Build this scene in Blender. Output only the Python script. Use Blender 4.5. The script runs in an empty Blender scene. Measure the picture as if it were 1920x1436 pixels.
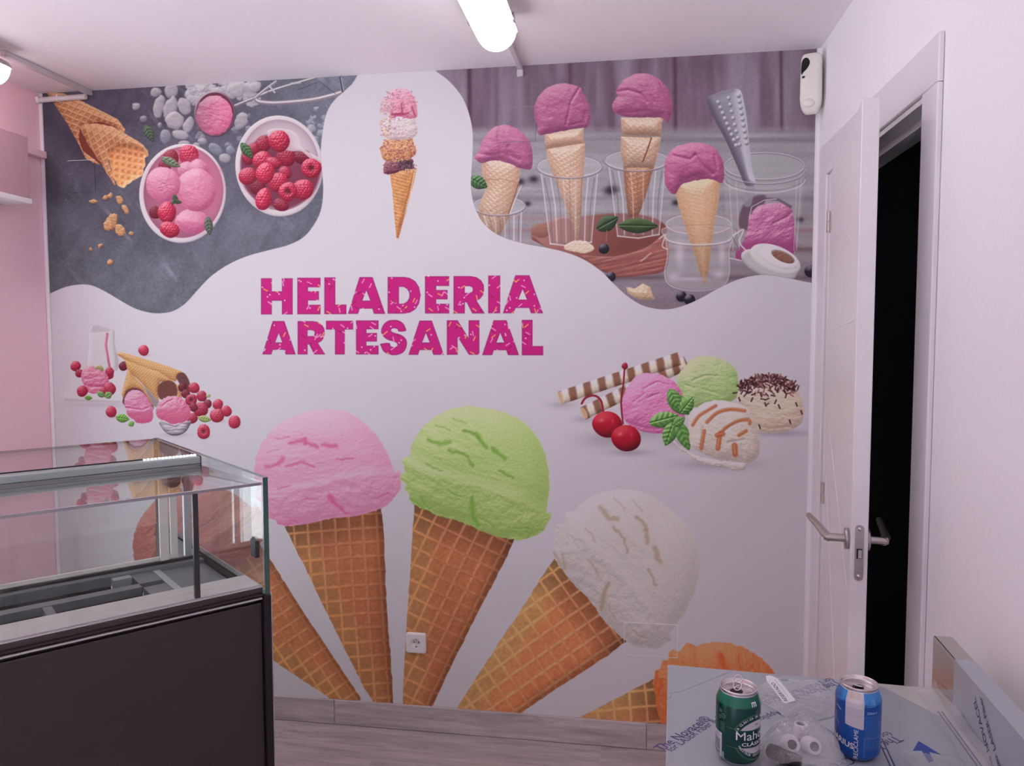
import bpy, bmesh, math, random
import numpy as np
from mathutils import Vector, Matrix
random.seed(5)
C = bpy.context.scene.collection
# ---------------------------------------------------------------- camera, daylight, exposure
H, D, XR, XL = 2.60, 2.8515, 0.6624, -2.4189          # ceiling, back wall, right wall, left edge of the mural
XW = -2.437                                            # pink left wall
def camera():
    cd = bpy.data.cameras.new('camera'); co = bpy.data.objects.new('camera', cd); C.objects.link(co)
    R, U, F_ = Vector((.9881, .1538, -.0016)), Vector((-.0078, .0603, .9982)), Vector((-.1536, .9863, -.0607))
    F_.normalize(); R = (R - F_ * R.dot(F_)).normalized(); U = R.cross(F_)
    co.matrix_world = Matrix(((R.x, U.x, -F_.x, 0), (R.y, U.y, -F_.y, 0), (R.z, U.z, -F_.z, 1.5832), (0, 0, 0, 1)))
    cd.sensor_fit = 'HORIZONTAL'; cd.sensor_width = 36; cd.lens = 1406.91 / 1920 * 36; cd.clip_start = .02
    bpy.context.scene.camera = co
camera()
def world():
    w = bpy.data.worlds.new('overcast sky'); bpy.context.scene.world = w; w.use_nodes = True
    b = w.node_tree.nodes['Background']; b.inputs['Color'].default_value = (.90, .93, 1.0, 1); b.inputs['Strength'].default_value = SKY
SKY, FIX, SUN = 0.6, 9.0, 33.0
world()
def sun():                                             # high sun behind the viewer: on the pavement outside and a patch of floor inside the added shop front
    l = bpy.data.lights.new('sun', 'SUN'); l.energy = SUN; l.angle = .01; l.color = (.885, .925, 1.0); o = bpy.data.objects.new('sun', l); C.objects.link(o)
    o.location = (3, 0, 8); o.rotation_euler = Vector((-.10, .62, -.78)).to_track_quat('-Z', 'Y').to_euler()
sun()
vs = bpy.context.scene.view_settings
vs.view_transform = 'Standard'; vs.look = 'None'; vs.gamma = 1.0; vs.use_curve_mapping = False; vs.exposure = -0.04
try: bpy.context.scene.cycles.use_denoising = True
except Exception: pass
bpy.context.scene.cycles.max_bounces = 14
bpy.context.scene.cycles.diffuse_bounces = 8
bpy.context.scene.cycles.transparent_max_bounces = 24
# ---------------------------------------------------------------- wallpaper print, painted with numpy
MX0, MY0, MX1, MY1, MS = 60, 70, 1560, 1400, 1.5
class Print:
    pass
PR = Print()
_rng = np.random.RandomState(7)
_LAT = _rng.rand(256, 256).astype(np.float32)
def Zm(ox, oy, s):
    return lambda pts: [(ox + x / s, oy + y / s) for x, y in pts]
def vnoise(x, y, seed=0):
    xi = np.floor(x).astype(np.int32); yi = np.floor(y).astype(np.int32)
    fx = x - xi; fy = y - yi
    fx = fx * fx * (3 - 2 * fx); fy = fy * fy * (3 - 2 * fy)
    xi = xi + seed * 37; yi = yi + seed * 91
    a = _LAT[yi & 255, xi & 255]; b = _LAT[yi & 255, (xi + 1) & 255]
    c = _LAT[(yi + 1) & 255, xi & 255]; d = _LAT[(yi + 1) & 255, (xi + 1) & 255]
    return (a * (1 - fx) + b * fx) * (1 - fy) + (c * (1 - fx) + d * fx) * fy
def fbm(x, y, sc, seed=0, o=4, sx=1.0, sy=1.0, ang=0.0):
    c, s = math.cos(ang), math.sin(ang)
    u = (x * c + y * s) / (sc * sx); v = (-x * s + y * c) / (sc * sy)
    r = 0; a = .5; t = 0
    for i in range(o):
        r = r + a * vnoise(u, v, seed + i); t += a; a *= .5; u = u * 2.03; v = v * 2.03
    return r / t - .5
def catmull(pts, n=6, closed=True):
    P = np.array(pts, float); N = len(P); out = []
    for i in range(N if closed else N - 1):
        if closed: p0, p1, p2, p3 = P[i - 1], P[i], P[(i + 1) % N], P[(i + 2) % N]
        else: p0, p1, p2, p3 = P[max(i - 1, 0)], P[i], P[i + 1], P[min(i + 2, N - 1)]
        for t in np.linspace(0, 1, n, endpoint=False):
            out.append(.5 * (2 * p1 + (p2 - p0) * t + (2 * p0 - 5 * p1 + 4 * p2 - p3) * t * t + (3 * p1 - p0 - 3 * p2 + p3) * t ** 3))
    if not closed: out.append(P[-1])
    return [tuple(q) for q in out]
def ell(cx, cy, rx, ry, rot=0, n=36, wob=0, seed=0):
    r = np.random.RandomState(seed + 5); ph = r.rand(4) * 6.28; c, s = math.cos(rot), math.sin(rot); o = []
    for k in range(n):
        t = 2 * math.pi * k / n
        q = 1 + wob * sum(math.sin((j + 2) * t + ph[j]) / (j + 1.5) for j in range(4))
        x, y = rx * q * math.cos(t), ry * q * math.sin(t)
        o.append((cx + x * c - y * s, cy + x * s + y * c))
    return o
def jag(pts, amp, step, seed=0):
    r = np.random.RandomState(seed + 11); o = []; N = len(pts)
    for i in range(N):
        a = np.array(pts[i]); b = np.array(pts[(i + 1) % N]); L = np.hypot(*(b - a)); n = max(1, int(L / step))
        for k in range(n):
            o.append(tuple(a + (b - a) * k / n + r.randn(2) * amp))
    return o
def bbox(pts, pad=3):
    P = np.array(pts)
    x0 = max(int((P[:, 0].min() - pad - MX0) * MS), 0); x1 = min(int((P[:, 0].max() + pad - MX0) * MS) + 1, PR.w)
    y0 = max(int((P[:, 1].min() - pad - MY0) * MS), 0); y1 = min(int((P[:, 1].max() + pad - MY0) * MS) + 1, PR.h)
    if x1 - x0 < 2 or y1 - y0 < 2: return None
    X, Y = np.meshgrid((np.arange(x0, x1, dtype=np.float32) + .5) / MS + MX0, (np.arange(y0, y1, dtype=np.float32) + .5) / MS + MY0)
    return slice(y0, y1), slice(x0, x1), X, Y
def sdf(pts, X, Y):
    P = np.array(pts, np.float32); d = np.full(X.shape, 1e9, np.float32); ins = np.zeros(X.shape, bool)
    for i in range(len(P)):
        ax, ay = P[i - 1]; bx, by = P[i]; ex, ey = bx - ax, by - ay; l2 = ex * ex + ey * ey
        if l2 < 1e-9: continue
        px = X - ax; py = Y - ay
        t = np.clip((px * ex + py * ey) / l2, 0, 1)
        np.minimum(d, (px - t * ex) ** 2 + (py - t * ey) ** 2, out=d)
        if ay != by:
            ins ^= ((ay > Y) != (by > Y)) & (px < (Y - ay) * (ex / ey))
    d = np.sqrt(d)
    return np.where(ins, -d, d)
def blur(a, r):
    r = max(int(r), 1)
    for ax in (0, 1):
        for _ in range(2):
            p = np.concatenate([np.repeat(a.take([0], ax), r + 1, ax), a, np.repeat(a.take([-1], ax), r, ax)], ax).cumsum(ax, dtype=np.float64)
            n = a.shape[ax]; a = ((p.take(range(2 * r + 1, 2 * r + 1 + n), ax) - p.take(range(0, n), ax)) / (2 * r + 1)).astype(np.float32)
    return a
def pdist(pts, X, Y):
    d = np.full(X.shape, 1e9, np.float32); P = np.array(pts, np.float32)
    for i in range(len(P) - 1):
        ax, ay = P[i]; ex, ey = P[i + 1] - P[i]; l2 = ex * ex + ey * ey + 1e-9
        px = X - ax; py = Y - ay; t = np.clip((px * ex + py * ey) / l2, 0, 1)
        np.minimum(d, (px - t * ex) ** 2 + (py - t * ey) ** 2, out=d)
    return np.sqrt(d)
def rgb(c):
    return np.minimum(np.array(c, np.float32) / 255 * PR.gain, 1.0)
def comp(sl, col, a):
    im = PR.img[sl[0], sl[1]]
    if PR.clip is not None: a = a * PR.clip[sl[0], sl[1]]
    im += (col - im) * a[..., None]
def fill(pts, c, a=1.0, soft=.5, grad=None):
    B = bbox(pts, 3 + soft * 2)
    if B is None: return
    s = sdf(pts, B[2], B[3]); m = np.clip(.5 - s / (2 * soft), 0, 1) * a
    col = rgb(c)
    if grad is not None: # (colour2, (x0,y0), (x1,y1))
        c2, p, q = grad; e = np.array(q) - np.array(p)
        t = np.clip(((B[2] - p[0]) * e[0] + (B[3] - p[1]) * e[1]) / (e @ e), 0, 1)[..., None]
        col = col * (1 - t) + rgb(c2) * t
    comp(B, col, m)
def stroke(pts, c, w, a=1.0, soft=.5):
    B = bbox(pts, w + 3)
    if B is None: return
    d = pdist(pts, B[2], B[3]); comp(B, rgb(c), np.clip((w / 2 - d) / (2 * soft) + .5, 0, 1) * a)
def shadow(cx, cy, rx, ry, a=.35, c=(120, 105, 120), rot=0):
    B = bbox(ell(cx, cy, rx * 1.6, ry * 1.6, rot))
    if B is None: return
    co, si = math.cos(rot), math.sin(rot); dx = B[2] - cx; dy = B[3] - cy
    q = ((dx * co + dy * si) / rx) ** 2 + ((-dx * si + dy * co) / ry) ** 2
    comp(B, rgb(c), a * np.exp(-q * 1.6))
def puff(pts, pal, R=20, k=1.0, bump=None, L=(-.35, -.7, .62), grain=.03, soft=.5, a=1.0, con=1.0, tint=None, seed=1, gsc=2.2, edge=None):
    B = bbox(pts)
    if B is None: return
    sl0, sl1, X, Y = B; s = sdf(pts, X, Y)
    d = np.clip(-s, 0, R) / R; hg = np.sqrt(np.maximum(1 - (1 - d) ** 2, 0)) * R * k
    br = 0
    if R > 8: hg = blur(hg, R * .13 * MS)
    if bump is not None: br = bump(X, Y, s); hg = hg + br
    gy, gx = np.gradient(hg); gx *= MS; gy *= MS
    l = np.array(L) / np.linalg.norm(L); lam = (-gx * l[0] - gy * l[1] + l[2]) / np.sqrt(gx * gx + gy * gy + 1)
    t = np.where(lam > l[2], .5 + .5 * (lam - l[2]) / (1 - l[2]) * con, .5 - .5 * (l[2] - lam) / (l[2] + .35) * con)
    if grain: t = t + grain * 4 * fbm(X, Y, gsc, seed, 2)
    t = np.clip(t, 0, 1)[..., None]
    d_, m_, h_ = [rgb(c) for c in pal]
    col = np.where(t < .5, d_ + (m_ - d_) * (t * 2), m_ + (h_ - m_) * (t * 2 - 1))
    if tint is not None: col = tint(col, X, Y, s, br)
    if edge is not None: col = col + (rgb(edge[0]) - col) * (np.exp(s / edge[1]) * edge[2])[..., None]
    comp(B, col, np.clip(.5 - s / (2 * soft), 0, 1) * a)
def berry(cx, cy, rx, ry=None, rot=0, open_=False, dim=1.0, seed=0, soft=.5):
    ry = ry or rx; r = np.random.RandomState(seed * 13 + int(cx) + int(cy)); cell = max(rx * .3, 2.0); P = []
    n = int(2.6 * max(rx, ry) / cell) + 2
    for i in range(-n, n + 1):
        for j in range(-n, n + 1):
            P.append((cx + (i + (j & 1) * .5) * cell + r.randn() * cell * .12, cy + j * cell * .87 + r.randn() * cell * .12))
    P = [q for q in P if math.hypot(q[0] - cx, q[1] - cy) < max(rx, ry) * 1.2]
    def bump(X, Y, s):
        d = np.full(X.shape, 1e9, np.float32)
        for q in P: np.minimum(d, (X - q[0]) ** 2 + (Y - q[1]) ** 2, out=d)
        h = np.sqrt(np.maximum(1 - d / (cell * .62) ** 2, 0)) * cell * .42
        if open_: h = h - 5 * rx / 14 * np.exp(-((X - cx) ** 2 + (Y - cy) ** 2) / (rx * .42) ** 2)
        return h
    def tint(col, X, Y, s, br):
        if open_:
            q = np.exp(-(((X - cx) ** 2 + (Y - cy) ** 2) / (rx * .32) ** 2) ** 2)[..., None]; col = col * (1 - .45 * q)
        return col * dim
    puff(ell(cx, cy, rx, ry, rot, 30, .05, seed), [(126, 14, 44), (200, 44, 80), (240, 142, 160)], max(rx, ry) * .95, .8, bump, grain=.015, tint=tint, seed=seed, soft=soft)
def leaf(cx, cy, l, w, rot, c=(88, 128, 70), seed=0, veins=True, a=1.0):
    co, si = math.cos(rot), math.sin(rot)
    pts = [(-1, 0), (-.7, .62), (-.2, .95), (.3, .85), (.75, .4), (1, 0), (.75, -.42), (.3, -.85), (-.2, -.95), (-.7, -.6)]
    pts = catmull([(cx + x * l * co - y * w * si, cy + x * l * si + y * w * co) for x, y in pts], 4)
    def bump(X, Y, s):
        u = ((X - cx) * co + (Y - cy) * si) / l; v = (-(X - cx) * si + (Y - cy) * co) / w
        return -w * .16 * np.exp(-(v / .1) ** 2) + (w * .05 * np.sin(u * 17 - np.abs(v) * 6) if veins else 0)
    d = tuple(x * .5 for x in c); h = tuple(min(x * 1.45 + 20, 255) for x in c)
    puff(pts, [d, c, h], w * .8, .5, bump, grain=.03, seed=seed, a=a)
def grid(ox, oy, ang, s1, s2, w, amp, skew=0.0, nz=.6, fine=.3):
    c, s = math.cos(ang), math.sin(ang)
    def f(X, Y, sd):
        u = (X - ox) * c + (Y - oy) * s; v = -(X - ox) * s + (Y - oy) * c; v = v + skew * u
        u = u + nz * 3 * fbm(X, Y, 14, 3, 2); v = v + nz * 3 * fbm(X, Y, 14, 9, 2)
        du = np.abs((u / s1 + .5) % 1 - .5) * s1; dv = np.abs((v / s2 + .5) % 1 - .5) * s2
        return amp * np.maximum(np.exp(-(du / w) ** 2), np.exp(-(dv / w) ** 2)) + amp * fine * fbm(X, Y, 3, 4, 3)
    return f
def rtint(c, k):
    def f(col, X, Y, s, br): return col + (rgb(c) - col) * (np.clip(br, 0, 9) * k)[..., None]
    return f
def creases(lines, base):
    def f(X, Y, s):
        h = base(X, Y, s) if base else 0
        for pts, w, amp in lines: h = h - amp * np.exp(-(pdist(pts, X, Y) / w) ** 2)
        return h
    return f
# ---- the big cone of the fan, drawn once in its own frame and turned
Z7 = Zm(460, 730, 2.3167); Z8 = Zm(820, 900, 2.909)
G_TL, G_TR = complex(777.3, 954.5), complex(962.9, 1012.7)
SCOOP = Z7([(690,300),(716,285),(718,255),(740,205),(775,160),(830,115),(890,85),(950,72),(1010,75),(1070,85),(1130,100),(1190,130),(1240,170),(1280,225),(1305,290),(1320,360),(1322,430),(1312,500),(1308,538),(1330,532),(1325,560),(1312,580),(1300,610),(1270,630),(1230,645),(1195,655),(1150,650),(1100,640),(1060,630),(1010,610),(985,595),(960,585),(920,570),(880,560),(830,545),(790,525),(760,515),(730,495),(710,475),(715,455),(690,430),(700,410),(675,390),(672,370),(695,360),(690,330),(680,310)])
CONE = Z7([(735,500),(800,480),(1100,580),(1185,620),(1165,660),(1120,760),(1010,970),(930,1130),(820,1360),(760,1480),(690,1480),(684,1345),(690,1220),(705,960),(722,720)])
CREASE = [(Z7(q), w, a) for q, w, a in [([(950,180),(1005,195),(1045,255)],4,4),([(795,222),(850,240),(885,230)],5,3.5),([(885,268),(955,285),(992,332)],3,3.5),([(1078,258),(1128,302)],4.5,4),([(1100,352),(1165,388)],2.5,3.5),([(985,478),(988,530),(1012,592)],5,4.5),([(880,440),(935,468)],2.5,2.5),([(1010,212),(1020,200)],3,2),([(760,470),(800,520)],3,2.5),([(790,330),(850,352)],2,2),([(900,130),(960,150)],2,1.6),([(1170,600),(1230,605)],2.5,2.5),([(720,480),(770,510)],3,2.5),([(830,160),(890,180)],2,1.5),([(1030,560),(1080,600)],2,1.6)]]
LIP = Z7([(690,305),(760,345),(900,385),(1050,425),(1180,470),(1310,535)])
def sim(pts, a, b): return [((a * complex(*q) + b).real, (a * complex(*q) + b).imag) for q in pts]
def big_cone(a, b, pal, crc, gain, seed, wpal):
    ia = 1 / a; rot = np.angle(a)
    def back(X, Y):
        zz = (X + 1j * Y - b) * ia; return zz.real.astype(np.float32), zz.imag.astype(np.float32)
    ang = math.atan2(710, -345)
    ox, oy = Z7([(1020, 605)])[0]
    g = grid(ox, oy, ang, 28.5, 28.0, 2.3, 2.2, .0, .40, .22)
    def bump(X, Y, s):
        u, v = back(X, Y); return g(u, v, s)
    ex, ey = Z7([(735, 520)])[0]; fx, fy = Z7([(685, 1355)])[0]
    def tint(col, X, Y, s, br):
        u, v = back(X, Y)
        col = col + (rgb((200, 132, 98)) - col) * (np.clip(br, 0, 2.0) * .38)[..., None]
        # paler overlapped flap at the left edge
        el = np.clip(1.25 - (u - (ex + (v - ey) * (fx - ex) / (fy - ey))) / 42, 0, 1)
        col = col + (rgb((196, 140, 92)) * (1 + .12 * np.clip(br, -1, 2.)[..., None] - .1) - col) * (.75 * np.clip(el * 1.6, 0, 1))[..., None]
        top = np.clip(1 - (v - (954 + (u - 777) * .314)) / 62, 0, 1)
        col = col * (1 - .30 * top * np.clip(br * -.4 + 1, 0, 1))[..., None]
        rr = np.clip((u - (962 - (v - 1012) * .486) + 26) / 26, 0, 1)
        return col * (1 - .18 * rr)[..., None] * (1 + .16 * fbm(X, Y, 5, seed, 3) + .10 * fbm(X, Y, 60, seed, 2))[..., None]
    PR.gain = np.array(gain, np.float32)
    puff(sim(jag(CONE, .5, 9, seed), a, b), wpal, 40, .28, bump, grain=.03, tint=tint, seed=seed, con=.9, L=(-.45, -.5, .74))
    def sb(X, Y, s):
        u, v = back(X, Y)
        sm = np.clip((np.hypot(u - 975, v - 830) - 20) / 60, .35, 1)
        h = (7 * fbm(u, v, 30, seed, 3, 1.9, .7, .4) + 2.2 * fbm(u, v, 8, seed + 3, 3, 1.8, .65, .4)) * sm + 1.1 * fbm(u, v, 3, seed + 8, 2)
        dl = pdist(LIP, u, v); below = v - np.interp(u, [q[0] for q in LIP], [q[1] for q in LIP])
        h = h + 5.5 * np.exp(-((below - 5) / 12) ** 2) + np.clip(below / 12, 0, 1) * 7.5 * fbm(u, v, 13, seed + 7, 4)
        h = h + 2.2 * np.clip(below / 30, 0, 1)
        wu = u + 9 * fbm(u, v, 11, seed + 20, 3); wv = v + 9 * fbm(u, v, 11, seed + 31, 3)
        for q, w, am in CREASE: h = h - am * np.exp(-(pdist(q, wu, wv) / (w * .85)) ** 2)
        return h
    def st(col, X, Y, s, br):
        u, v = back(X, Y); k = 0; u, v = u + 9 * fbm(u, v, 11, seed + 20, 3), v + 9 * fbm(u, v, 11, seed + 31, 3)
        for q, w, am in CREASE: k = k + am / 4.5 * np.exp(-(pdist(q, u, v) / (w * .9)) ** 2)
        return col + (rgb(crc) - col) * (np.clip(k, 0, 1) * .8)[..., None]
    puff(sim(jag(SCOOP, .6, 5, seed), a, b), pal, 92, .5, sb, grain=.025, tint=st, seed=seed, con=.72, L=(-.2, -.75, .66), soft=.8)
def lin(p0, p1, q0, q1):
    a = (q1 - q0) / (p1 - p0); return a, q0 - a * p0
GLY = {
 'H': [[(0,0),(.34,0),(.34,.36),(.66,.36),(.66,0),(1,0),(1,1),(.66,1),(.66,.62),(.34,.62),(.34,1),(0,1)]],
 'E': [[(0,0),(1,0),(1,.26),(.46,.26),(.46,.37),(.93,.37),(.93,.62),(.46,.62),(.46,.74),(1,.74),(1,1),(0,1)]],
 'L': [[(0,0),(.5,0),(.5,.74),(1,.74),(1,1),(0,1)]],
 'A': [[(.31,0),(.66,0),(1,1),(.70,1),(.655,.86),(.315,.86),(.27,1),(0,1)], [(.49,.36),(.60,.64),(.385,.64)]],
 'D': [[(0,0),(.5,0),(.68,.03),(.84,.12),(.95,.28),(1,.5),(.95,.72),(.84,.88),(.68,.97),(.5,1),(0,1)], [(.34,.27),(.48,.27),(.59,.33),(.65,.42),(.66,.5),(.65,.58),(.59,.67),(.48,.73),(.34,.73)]],
 'R': [[(0,0),(.55,0),(.74,.03),(.89,.12),(.97,.24),(.98,.36),(.95,.5),(.86,.6),(.74,.66),(1,1),(.6,1),(.42,.7),(.36,.7),(.36,1),(0,1)], [(.36,.27),(.52,.27),(.6,.30),(.62,.36),(.6,.42),(.52,.45),(.36,.45)]],
 'I': [[(0,0),(1,0),(1,1),(0,1)]],
 'T': [[(0,0),(1,0),(1,.26),(.69,.26),(.69,1),(.33,1),(.33,.26),(0,.26)]],
 'S': [[(.96,.31),(.7,.33),(.64,.26),(.52,.235),(.43,.25),(.40,.29),(.43,.335),(.56,.375),(.76,.42),(.92,.50),(1,.62),(.98,.78),(.86,.92),(.68,.985),(.48,1),(.28,.975),(.1,.88),(.02,.75),(.0,.68),(.33,.655),(.38,.74),(.5,.775),(.6,.76),(.645,.71),(.61,.655),(.5,.615),(.28,.565),(.11,.475),(.03,.36),(.05,.22),(.15,.10),(.31,.02),(.5,0),(.7,.02),(.86,.1),(.94,.21)]],
 'N': [[(0,0),(.33,0),(.67,.52),(.67,0),(1,0),(1,1),(.68,1),(.33,.48),(.33,1),(0,1)]]}
def title():
    Z4 = Zm(460, 480, 3.2); PR.gain = np.array((1.16, 1.2, 1.14), np.float32)
    rows = [('H',95,285,133,350),('E',313,452,130,349),('L',475,607,128,348),('A',617,840,126,346),('D',855,1053,125,345),('E',1079,1224,121,344),('R',1250,1437,120,344),('I',1458,1530,117,343),('A',1546,1787,115,343),
            ('A',103,303,390,590),('R',315,480,390,590),('T',485,648,388,590),('E',665,800,386,590),('S',812,970,383,594),('A',980,1192,387,592),('N',1210,1405,385,592),('A',1422,1643,385,594),('L',1660,1788,383,595)]
    r = np.random.RandomState(3)
    for g, x0, x1, y0, y1 in rows:
        P = [Z4([(x0 + u * (x1 - x0), y0 + v * (y1 - y0)) for u, v in poly]) for poly in GLY[g]]
        if g == 'S': P = [catmull(P[0], 4)]
        B = bbox(P[0], 4); s = sdf(P[0], B[2], B[3])
        for h in P[1:]: s = np.maximum(s, -sdf(h, B[2], B[3]))
        m = np.clip(.5 - s / 1.2, 0, 1); col = np.zeros(B[2].shape + (3,), np.float32) + rgb((190, 24, 122))
        col += (rgb((112, 40, 92)) - col) * np.exp(-((s + .6) / .8) ** 2)[..., None] * .75
        W, Hh = (x1 - x0) / 3.2, (y1 - y0) / 3.2; ox, oy = Z4([(x0, y0)])[0]
        bite = 0
        for k in range(int(W * Hh / 260) + 2):
            cx, cy = ox + r.rand() * W, oy + r.rand() * Hh; kind = r.rand()
            if kind < .28: d = np.hypot(B[2] - cx, B[3] - cy); w = 1.6; c = (232, 168, 200)
            else:
                an = r.choice([.62, -.6, 1.35, -1.1, .5, -.7]); l = 3.9; dx, dy = math.cos(an) * l, math.sin(an) * l
                d = pdist([(cx - dx, cy - dy), (cx + dx, cy + dy)], B[2], B[3]); w = 1.15
                c = (222, 138, 186) if kind < .6 else ((245, 150, 95) if kind < .82 else (150, 14, 78))
                if kind > .82: w = .9
            col += (rgb(c) - col) * np.clip((w - d) / .8 + .5, 0, 1)[..., None]
        comp(B, col, m)
PINK = [(188, 92, 132), (228, 148, 182), (250, 205, 222)]
PURP = [(112, 52, 88), (176, 98, 138), (210, 148, 178)]
def rough(sc, amp, seed, ang=0.0, sx=1.5, sy=.8, fine=1.5):
    return lambda X, Y, s: amp * fbm(X, Y, sc, seed, 4, sx, sy, ang) + fine * fbm(X, Y, sc * .28, seed + 5, 3, sx, sy, ang)
def set_clip(poly):
    if poly is None: PR.clip = None; return
    PR.clip = np.zeros((PR.h, PR.w), np.float32); B = bbox(poly)
    PR.clip[B[0], B[1]] = np.clip(.5 - sdf(poly, B[2], B[3]), 0, 1)
def field(poly, fn):
    B = bbox(poly); comp(B, fn(B[2], B[3]), np.ones(B[2].shape, np.float32))
def slate_panel():
    Z1 = Zm(0, 80, 2.762); ZB = Zm(250, 140, 4.2225); PR.gain = np.array((1.06, 1.1, 1.05), np.float32)
    edge = catmull(Z1([(262,1297),(330,1268),(400,1253),(470,1255),(540,1285),(620,1332),(700,1376),(780,1398),(840,1400),(900,1388),(960,1350),(1020,1285),(1090,1212),(1180,1150),(1280,1105),(1400,1072),(1500,1045),(1580,1000),(1640,920),(1668,840),(1674,740),(1666,640),(1662,560),(1670,470),(1690,370),(1730,300),(1790,245),(1830,205),(1860,150)]), 6, False)
    set_clip(edge + [(690, 60), (40, 60), (40, 560)])
    def slate(X, Y):
        t = np.clip((Y - 200) / 330, 0, 1)[..., None]; r = np.clip((X - 200) / 420, 0, 1)[..., None]
        c = rgb((84, 80, 98)) * (1 - t) + rgb((108, 109, 121)) * t; c = c + (rgb((132, 136, 152)) - c) * r * (.75 - .35 * t)
        n = 1 + .32 * fbm(X, Y, 46, 4, 5) + .20 * fbm(X, Y, 3, 8, 2) + .16 * fbm(X, Y, 22, 12, 4, 3, .6, 2.1)
        sc = np.clip(fbm(X, Y, 30, 21, 4, 2, .5, .9) - .17, 0, 1) * 1.1
        return c * n[..., None] + sc[..., None] * .5
    field(edge + [(690, 60), (40, 60)], slate)
    for x, y, rx, ry in [(945,1290,60,26),(345,815,14,50),(1000,1265,40,15)]:
        (cx, cy), = Z1([(x, y)])
        for k in range(26):
            q = _rng.randn(2) * .5; fill(ell(cx + q[0] * rx / 2.7, cy + q[1] * ry / 2.7, .9, .6), (175, 175, 185), .35)
    # ice
    ice = [(140,80),(152,78)]
    for k in range(60):
        x = 430 + _rng.rand() * 560; y = 60 + _rng.rand() * 150; r = 28 + _rng.rand() * 34
        (cx, cy), = ZB([(x, y)]); v = 205 + _rng.rand() * 22
        puff(jag(ell(cx, cy, r / 4.2, r / 5, _rng.rand() * 3, 7, .15, k), .5, 5, k), [(150, 146, 160), (v, v - 4, v), (232, 228, 232)], 7, .45, rough(5, 3, k), a=.8, soft=1)
    for k in range(46):
        x = 500 + _rng.rand() * 480; y = 300 + _rng.rand() * 260; r = 14 + _rng.rand() * 26
        (cx, cy), = ZB([(x, y)])
        puff(jag(ell(cx, cy, r / 4.2, r / 5, _rng.rand() * 3, 7, .2, k), .4, 4, k), [(105, 105, 122), (168, 170, 184), (222, 222, 230)], 5, .6, rough(4, 3, k), a=.55, soft=.9)
    for k in range(26):
        x = 1370 + _rng.rand() * 150; y = 330 + _rng.rand() * 190; r = 10 + _rng.rand() * 26
        (cx, cy), = ZB([(x, y)]); puff(jag(ell(cx, cy, r / 4.2, r / 5, _rng.rand() * 3, 7, .2, k), .4, 4, k), [(140, 140, 156), (190, 190, 202), (228, 226, 232)], 5, .5, rough(4, 3, k), a=.6, soft=.9)
    for i, (x, y, rx, ry, rot) in enumerate([(180,140,42,40,0),(300,130,55,60,.2),(205,250,46,98,.28),(295,262,56,92,.4),(405,250,52,76,-.3),(330,362,82,70,.5),(437,395,40,68,.4),(372,475,64,38,.15),(255,490,46,55,0),(855,365,52,72,.3),(650,590,64,42,.6),(725,660,46,40,0),(545,525,32,30,0),(22,250,30,32,.3),(82,350,26,26,0),(210,400,18,20,0),(400,540,45,20,0),(770,600,36,34,0),(925,130,40,70,-.5),(820,120,60,60,0),(960,100,50,40,0),(1450,272,24,24,0),(500,560,30,24,0)]):
        (cx, cy), = ZB([(x, y)]); clear = i in (8, 14, 15, 17, 21, 10)
        pal = [(112, 112, 130), (150, 152, 168), (205, 206, 216)] if clear else [(138, 132, 146), (196, 190, 196), (232, 227, 230)]
        shadow(cx + 1, cy + 2, rx / 3.6, ry / 3.6, .35, (60, 56, 76), rot)
        puff(catmull(jag(ell(cx, cy, rx / 4.2, ry / 4.2, rot, 7, .08, i), .5, 7, i), 3), pal, 8, .6, rough(10, 2.6, i, .5, fine=.5), a=.88, soft=.9, grain=.015)
    # rolled waffle cones
    A = Z1([(240,255),(330,262),(420,300),(540,360),(610,395),(650,450),(640,472),(590,430),(520,408),(470,415),(415,437),(408,500),(430,560),(490,605),(520,632),(490,625),(445,600),(400,510),(350,420),(290,330)])
    shadow(150, 270, 30, 75, .45, (45, 38, 60), -.75)
    fill(Z1([(410,437),(470,415),(520,408),(590,430),(640,470),(600,560),(520,630),(430,565),(405,500)]), (128, 62, 48))
    wp = [(150, 88, 54), (206, 146, 104), (236, 192, 154)]
    wt = rtint((236, 186, 142), .26)
    g1 = grid(100, 240, .62, 11, 10.5, 1.5, 2.2, .25, .8)
    puff(A, wp, 24, .5, g1, tint=wt, grain=.05, L=(.1, -.75, .6))
    Bp = Z1([(412,440),(440,422),(500,418),(580,432),(660,478),(735,520),(766,560),(770,585),(700,560),(600,530),(562,548),(562,620),(600,735),(590,738),(545,660),(500,590),(455,520)])
    puff(jag(Bp, .5, 6), wp, 30, .5, grid(190, 260, .95, 11.5, 11, 1.6, 2.3, -.3, .8), tint=wt, grain=.05, L=(.1, -.75, .6))
    C = jag(Z1([(562,548),(600,528),(640,515),(700,518),(745,545),(770,580),(752,600),(752,640),(735,690),(700,708),(680,720),(640,752),(610,742),(585,690),(565,620)]), .9, 4)
    puff(C, [(120, 64, 36), (194, 128, 84), (232, 182, 138)], 14, -.35, grid(225, 300, 1.75, 11.5, 11.5, 4.2, -1.6, .12, .5), tint=lambda c, X, Y, s, b: c * (1 + .22 * np.clip(-b, 0, 2) - .42 * np.clip(1 - (Y - 262) / 40, 0, 1) + .05)[..., None], grain=.05, edge=((240, 190, 140), 1.6, .8))
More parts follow.
